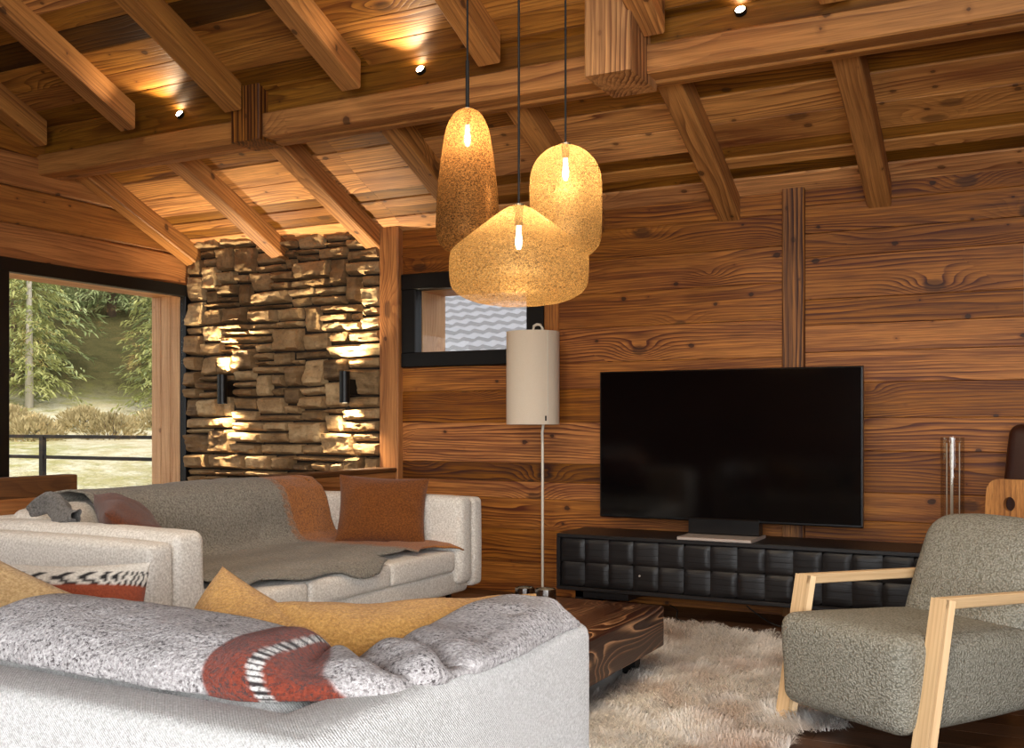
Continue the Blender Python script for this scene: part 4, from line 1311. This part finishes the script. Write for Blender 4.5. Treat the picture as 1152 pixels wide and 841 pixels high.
def leafmat(name, c1, c2):
    t = NT(name)
    k = t.attr('tint', 'Fac')
    c = t.mix(k, c1, c2)
    d = t.node('ShaderNodeBsdfDiffuse'); t.put(d.inputs[0], c)
    tl = t.node('ShaderNodeBsdfTranslucent'); t.put(tl.inputs[0], c)
    mx = t.node('ShaderNodeMixShader'); mx.inputs[0].default_value = .3
    t.l.new(d.outputs[0], mx.inputs[1]); t.l.new(tl.outputs[0], mx.inputs[2])
    return t.done(mx.outputs[0])
M['needle'] = leafmat('spruce_needles', srgb(84, 100, 58), srgb(190, 198, 144))
M['needle2'] = leafmat('larch_needles', srgb(120, 128, 76), srgb(176, 176, 116))
M['twig'] = leafmat('dry_twigs', srgb(140, 126, 88), srgb(190, 174, 130))
M['bark'] = simple('bark', srgb(96, 80, 64), .9, 0, None, .4)
M['birch'] = simple('pale_bark', srgb(190, 182, 168), .85, 0, None, .3)
def conifer(seed, H, R, mat, trunk, name, dens=1.0, base=.12):
    r = random.Random(seed); root = empty(name, '', '')
    m = MB(); m.tube([(0, 0, -.3), (.02, 0, H * .4), (0, .02, H * .97)], .12, 8, .5, lambda t: .13 * H / 9 * (1 - .92 * t) + .01)
    m.obj('trunk', trunk, root, True)
    m = MB(); vs, fs, tt = [], [], []
    n = int(120 * dens)
    for b in range(n):
        f = base + (1 - base) * (b + r.random()) / n
        L = R * (1 - f) ** .8 * r.uniform(.7, 1.1) + .12
        a = b * 2.39996 + r.uniform(-.3, .3)
        d_ = V3((math.cos(a), math.sin(a), 0)); s_ = V3((-d_.y, d_.x, 0))
        shade_ = r.uniform(.1, 1)
        for q in range(int(16 + 30 * L / R)):
            g = r.uniform(.12, 1.0)
            p = d_ * (L * g) + V3((0, 0, f * H - .28 * L * g * g + .06 * L * g + r.uniform(-.08, .08))) + s_ * r.uniform(-.24, .24) * L * (1.1 - .6 * g)
            dr = (d_ * r.uniform(.3, 1) + s_ * r.uniform(-1, 1) + V3((0, 0, r.uniform(-.55, .1)))).normalized()
            sd_ = dr.cross(V3((r.uniform(-.4, .4), r.uniform(-.4, .4), 1))).normalized()
            ln = r.uniform(.16, .36) * (.5 + .42 * R / 2); wd = ln * r.uniform(.2, .34)
            k = len(vs)
            vs += [p - dr * ln * .5, p + sd_ * wd * .5, p + dr * ln * .5 + V3((0, 0, -.05)), p - sd_ * wd * .5]
            fs.append((k, k + 1, k + 2, k + 3)); tt += [min(1, max(0, shade_ * .6 + .4 * r.random()))] * 4
    m.add(vs, fs, None, tt); m.obj('foliage', mat, root)
    return root
def bush(seed, mat, name, S=1.0):
    r = random.Random(seed); root = empty(name, '', '')
    m = MB(); vs, fs, tt = [], [], []
    for q in range(1300):
        a = r.uniform(0, 6.283); e = r.uniform(.05, 1.5); rr = r.uniform(.35, 1) ** .6
        p = V3((math.cos(a) * math.cos(e) * 1.5 * rr, math.sin(a) * math.cos(e) * 1.5 * rr, math.sin(e) * 1.15 * rr))
        dr = (p + V3((r.uniform(-.7, .7), r.uniform(-.7, .7), r.uniform(0, 1)))).normalized(); sd_ = dr.cross(V3((r.random(), r.random(), r.random()))).normalized()
        ln = r.uniform(.12, .34); wd = ln * .16; k = len(vs)
        vs += [p - dr * ln * .5, p + sd_ * wd, p + dr * ln * .5, p - sd_ * wd]; fs.append((k, k + 1, k + 2, k + 3)); tt += [r.random()] * 4
    m.add(vs, fs, None, tt); m.obj('foliage', mat, root)
    m = MB()
    for q in range(5): m.tube([(0, 0, -.2), (r.uniform(-.5, .5), r.uniform(-.5, .5), .8)], .025, 5)
    m.obj('stem', M['bark'], root)
    return root
protoA = conifer(1, 10.5, 2.5, M['needle'], M['bark'], 'spruce_tree', 1.7, .02)
protoB = conifer(2, 9.5, 2.0, M['needle2'], M['birch'], 'larch_tree', 1.2, .05)
protoC = bush(3, M['twig'], 'dry_bush')
YAW = math.radians(27.6)
used = set()
def put(proto, az, dist, sc, rz, label, cat, group):
    """az: bearing from the room's centre line, degrees left of the far wall's normal"""
    a = math.radians(az)
    x, y = -dist * math.sin(a), dist * math.cos(a)
    o = proto if proto.name not in used else copy_tree(proto)
    used.add(proto.name)
    o.location = (x, y, hill_z(x, y) - .1); o.scale = (sc, sc, sc * 1.08); o.rotation_euler = (0, 0, rz)
    tag(o, label, cat, group)
r = random.Random(4)
for row, dist in enumerate((34.5, 40.3, 46.5, 53)):
    step = math.degrees(5.5 / dist)
    for k in range(int(12.5 / step) + 1):
        az = 44.2 + (k + (.0, .55, .25, .8)[row]) * step
        put(protoA, az + r.uniform(-.15, .15), dist + r.uniform(-.3, .3), r.uniform(.98, 1.12), r.uniform(0, 6), 'green spruce tree at the edge of the wood above the meadow', 'tree', 'spruces above the meadow')
for k in range(2):
    put(protoB, 45.6 + k * 6.6 + r.uniform(-.3, .3), 29.6 + .5 * (k % 2), r.uniform(.72, .85), r.uniform(0, 6), 'pale trunked yellow green tree in front of the spruces', 'tree', 'pale trees in front of the spruces')
for row, dist in enumerate((24.6, 26.8)):
    for k in range(4 - row):
        put(protoC, 44.9 + (k * 3.6 + row * 1.8) * 25 / dist, dist + r.uniform(-.25, .25), r.uniform(.42, .56), r.uniform(0, 6), 'dry brown bush at the foot of the trees', 'bush', 'dry bushes below the trees')

# neighbouring roof behind the small window
nr_ = empty('neighbour_house', 'neighbouring house with a pale grey tiled roof outside the small window', 'house', (-6, 11, 0))
m = MB()
tw, tl_, pit = .235, .33, math.tan(math.radians(25))
cols_, rows_ = 44, 20
vs, fs = [], []
X0_, Y0_, Z0_ = -11.2, 10.6, 1.25
for rr in range(rows_):
    for (e, up) in ((0.0, .035), (1.04, .0)):
        yy = Y0_ + (rr + e) * tl_ * .905
        zz = Z0_ + (rr + e) * tl_ * .905 * pit + up
        for c_ in range(cols_ * 8 + 1):
            xx = c_ / 8 * tw
            wv = .030 * math.sin(2 * math.pi * c_ / 8) + .012 * math.sin(4 * math.pi * c_ / 8)
            jit = .012 * mn.noise(V3((c_ // 8 * 3.3, rr * 5.1, 0)))
            vs.append((X0_ + xx, yy - (.0 if e else .02 * math.sin(2 * math.pi * c_ / 8)), zz + wv + jit))
    w_ = cols_ * 8 + 1; b0 = rr * 2 * w_
    for c_ in range(w_ - 1):
        fs.append((b0 + c_, b0 + c_ + 1, b0 + w_ + c_ + 1, b0 + w_ + c_))
        # the small riser under each tile's lower edge
    k0 = len(vs)
    for c_ in range(w_):
        q = vs[b0 + c_]; vs.append((q[0], q[1] + .01, q[2] - .04))
    for c_ in range(w_ - 1):
        fs.append((k0 + c_, k0 + c_ + 1, b0 + c_ + 1, b0 + c_))
    # keep the row stride even
    if rr == 0: stride = len(vs)
# rebuild with a constant stride
vs, fs = [], []
w_ = cols_ * 8 + 1
for rr in range(rows_):
    base_ = len(vs)
    for (e, up, dz) in ((0.03, .06, -.085), (0.0, .06, 0), (1.06, .0, 0)):
        yy = Y0_ + (rr + e) * tl_ * .905; zz = Z0_ + (rr + e) * tl_ * .905 * pit + up + dz
        for c_ in range(w_):
            ang = 2 * math.pi * c_ / 8
            vs.append((X0_ + c_ / 8 * tw, yy, zz + .015 * math.sin(ang) + .005 * math.sin(2 * ang) + .010 * mn.noise(V3((c_ // 8 * 3.3, rr * 5.1, 0)))))
    for q in range(2):
        for c_ in range(w_ - 1):
            fs.append((base_ + q * w_ + c_, base_ + q * w_ + c_ + 1, base_ + (q + 1) * w_ + c_ + 1, base_ + (q + 1) * w_ + c_))
m.add(vs, fs)
M['tile'] = simple('grey_clay_tiles', srgb(136, 136, 138), .7, 0, None, .2)
M['render'] = simple('pale_render', srgb(200, 190, 176), .9)
wloc(m.obj('roof', M['tile'], None, True, None, 50), nr_)
m = MB(); m.box((X0_ + .3, Y0_ + .35, -1), (X0_ + cols_ * tw - .3, Y0_ + 5.6, Z0_ + .1), .01); wloc(m.obj('wall', M['render']), nr_)

# ------------------------------------------------------------------ daylight
W = bpy.data.worlds.new('sky'); SC.world = W; W.use_nodes = True
nt = W.node_tree; bg = nt.nodes['Background']
sk = nt.nodes.new('ShaderNodeTexSky'); sk.sky_type = 'NISHITA'; sk.sun_disc = False
sk.sun_elevation = math.radians(42); sk.sun_rotation = math.radians(120); sk.air_density = 1.0; sk.dust_density = 2.5
hs = nt.nodes.new('ShaderNodeHueSaturation'); hs.inputs['Saturation'].default_value = .35
nt.links.new(sk.outputs[0], hs.inputs['Color']); nt.links.new(hs.outputs[0], bg.inputs[0])
bg.inputs[1].default_value = .5
s_ = lamp_obj('sun', 'SUN', (0, 0, 20), 2.6, (1, .93, .82), angle=math.radians(3)); aim(s_, (-.55, .62, -.75))
# area lamps added as daylight fill outside the unseen wall openings
a_ = lamp_obj('daylight_fill', 'AREA', (.42, YF - .3, 1.45), 165, (.93, .97, 1.0), shape='RECTANGLE', size=3.8, size_y=2.35, spread=math.radians(130)); aim(a_, (-.25, 1, -.18))
a_ = lamp_obj('daylight_fill', 'AREA', (XR + .3, -.35, 1.35), 85, (.92, .96, 1.0), shape='RECTANGLE', size=2.6, size_y=2.1, spread=math.radians(130)); aim(a_, (-1, .2, -.15))
# the room's other ceiling spotlights, on the slope above the viewer
for sx in (-3.6, -1.9, -.2, 1.4):
    t = empty('spotlight', 'ceiling spotlight above and behind the viewer', 'spotlight', (sx, 1.3, ceil_z(1.3) - .02), 0, 'spotlights above the viewer')
    m = MB(); m.lathe([(0, 0), (.04, 0), (.04, .03), (0, .03)], 16); m.obj('housing', M['blackmetal'], t)
    m = MB(); m.lathe([(0, -.003), (.03, -.003), (.03, .001), (0, .001)], 16); m.obj('lens', M['spotlens'], t)
    s_ = lamp_obj('spot_beam', 'SPOT', (sx, 1.3, ceil_z(1.3) - .04), 210, (1, .86, .68), spot_size=math.radians(70), spot_blend=.7, shadow_soft_size=.04)
    aim(s_, (0, .72, -1))

# ------------------------------------------------------------------ camera
cam = bpy.data.cameras.new('camera'); co = bpy.data.objects.new('camera', cam); link(co)
co.location = (0, 0, 1.1); co.rotation_euler = (math.radians(90), 0, YAW)
cam.sensor_width = 36; cam.lens = 1175 / 1152 * 36; cam.shift_y = 54.5 / 1152; cam.clip_start = .05; cam.clip_end = 300
SC.camera = co
vs_ = SC.view_settings
SC.display_settings.display_device = 'sRGB'
vs_.view_transform = 'Standard'; vs_.look = 'None'; vs_.exposure = -0.08; vs_.gamma = 1.0; vs_.use_curve_mapping = False
SC.cycles.use_denoising = True
SC.cycles.max_bounces = 8; SC.cycles.diffuse_bounces = 4; SC.cycles.transparent_max_bounces = 12
SC.cycles.sample_clamp_indirect = 6.0
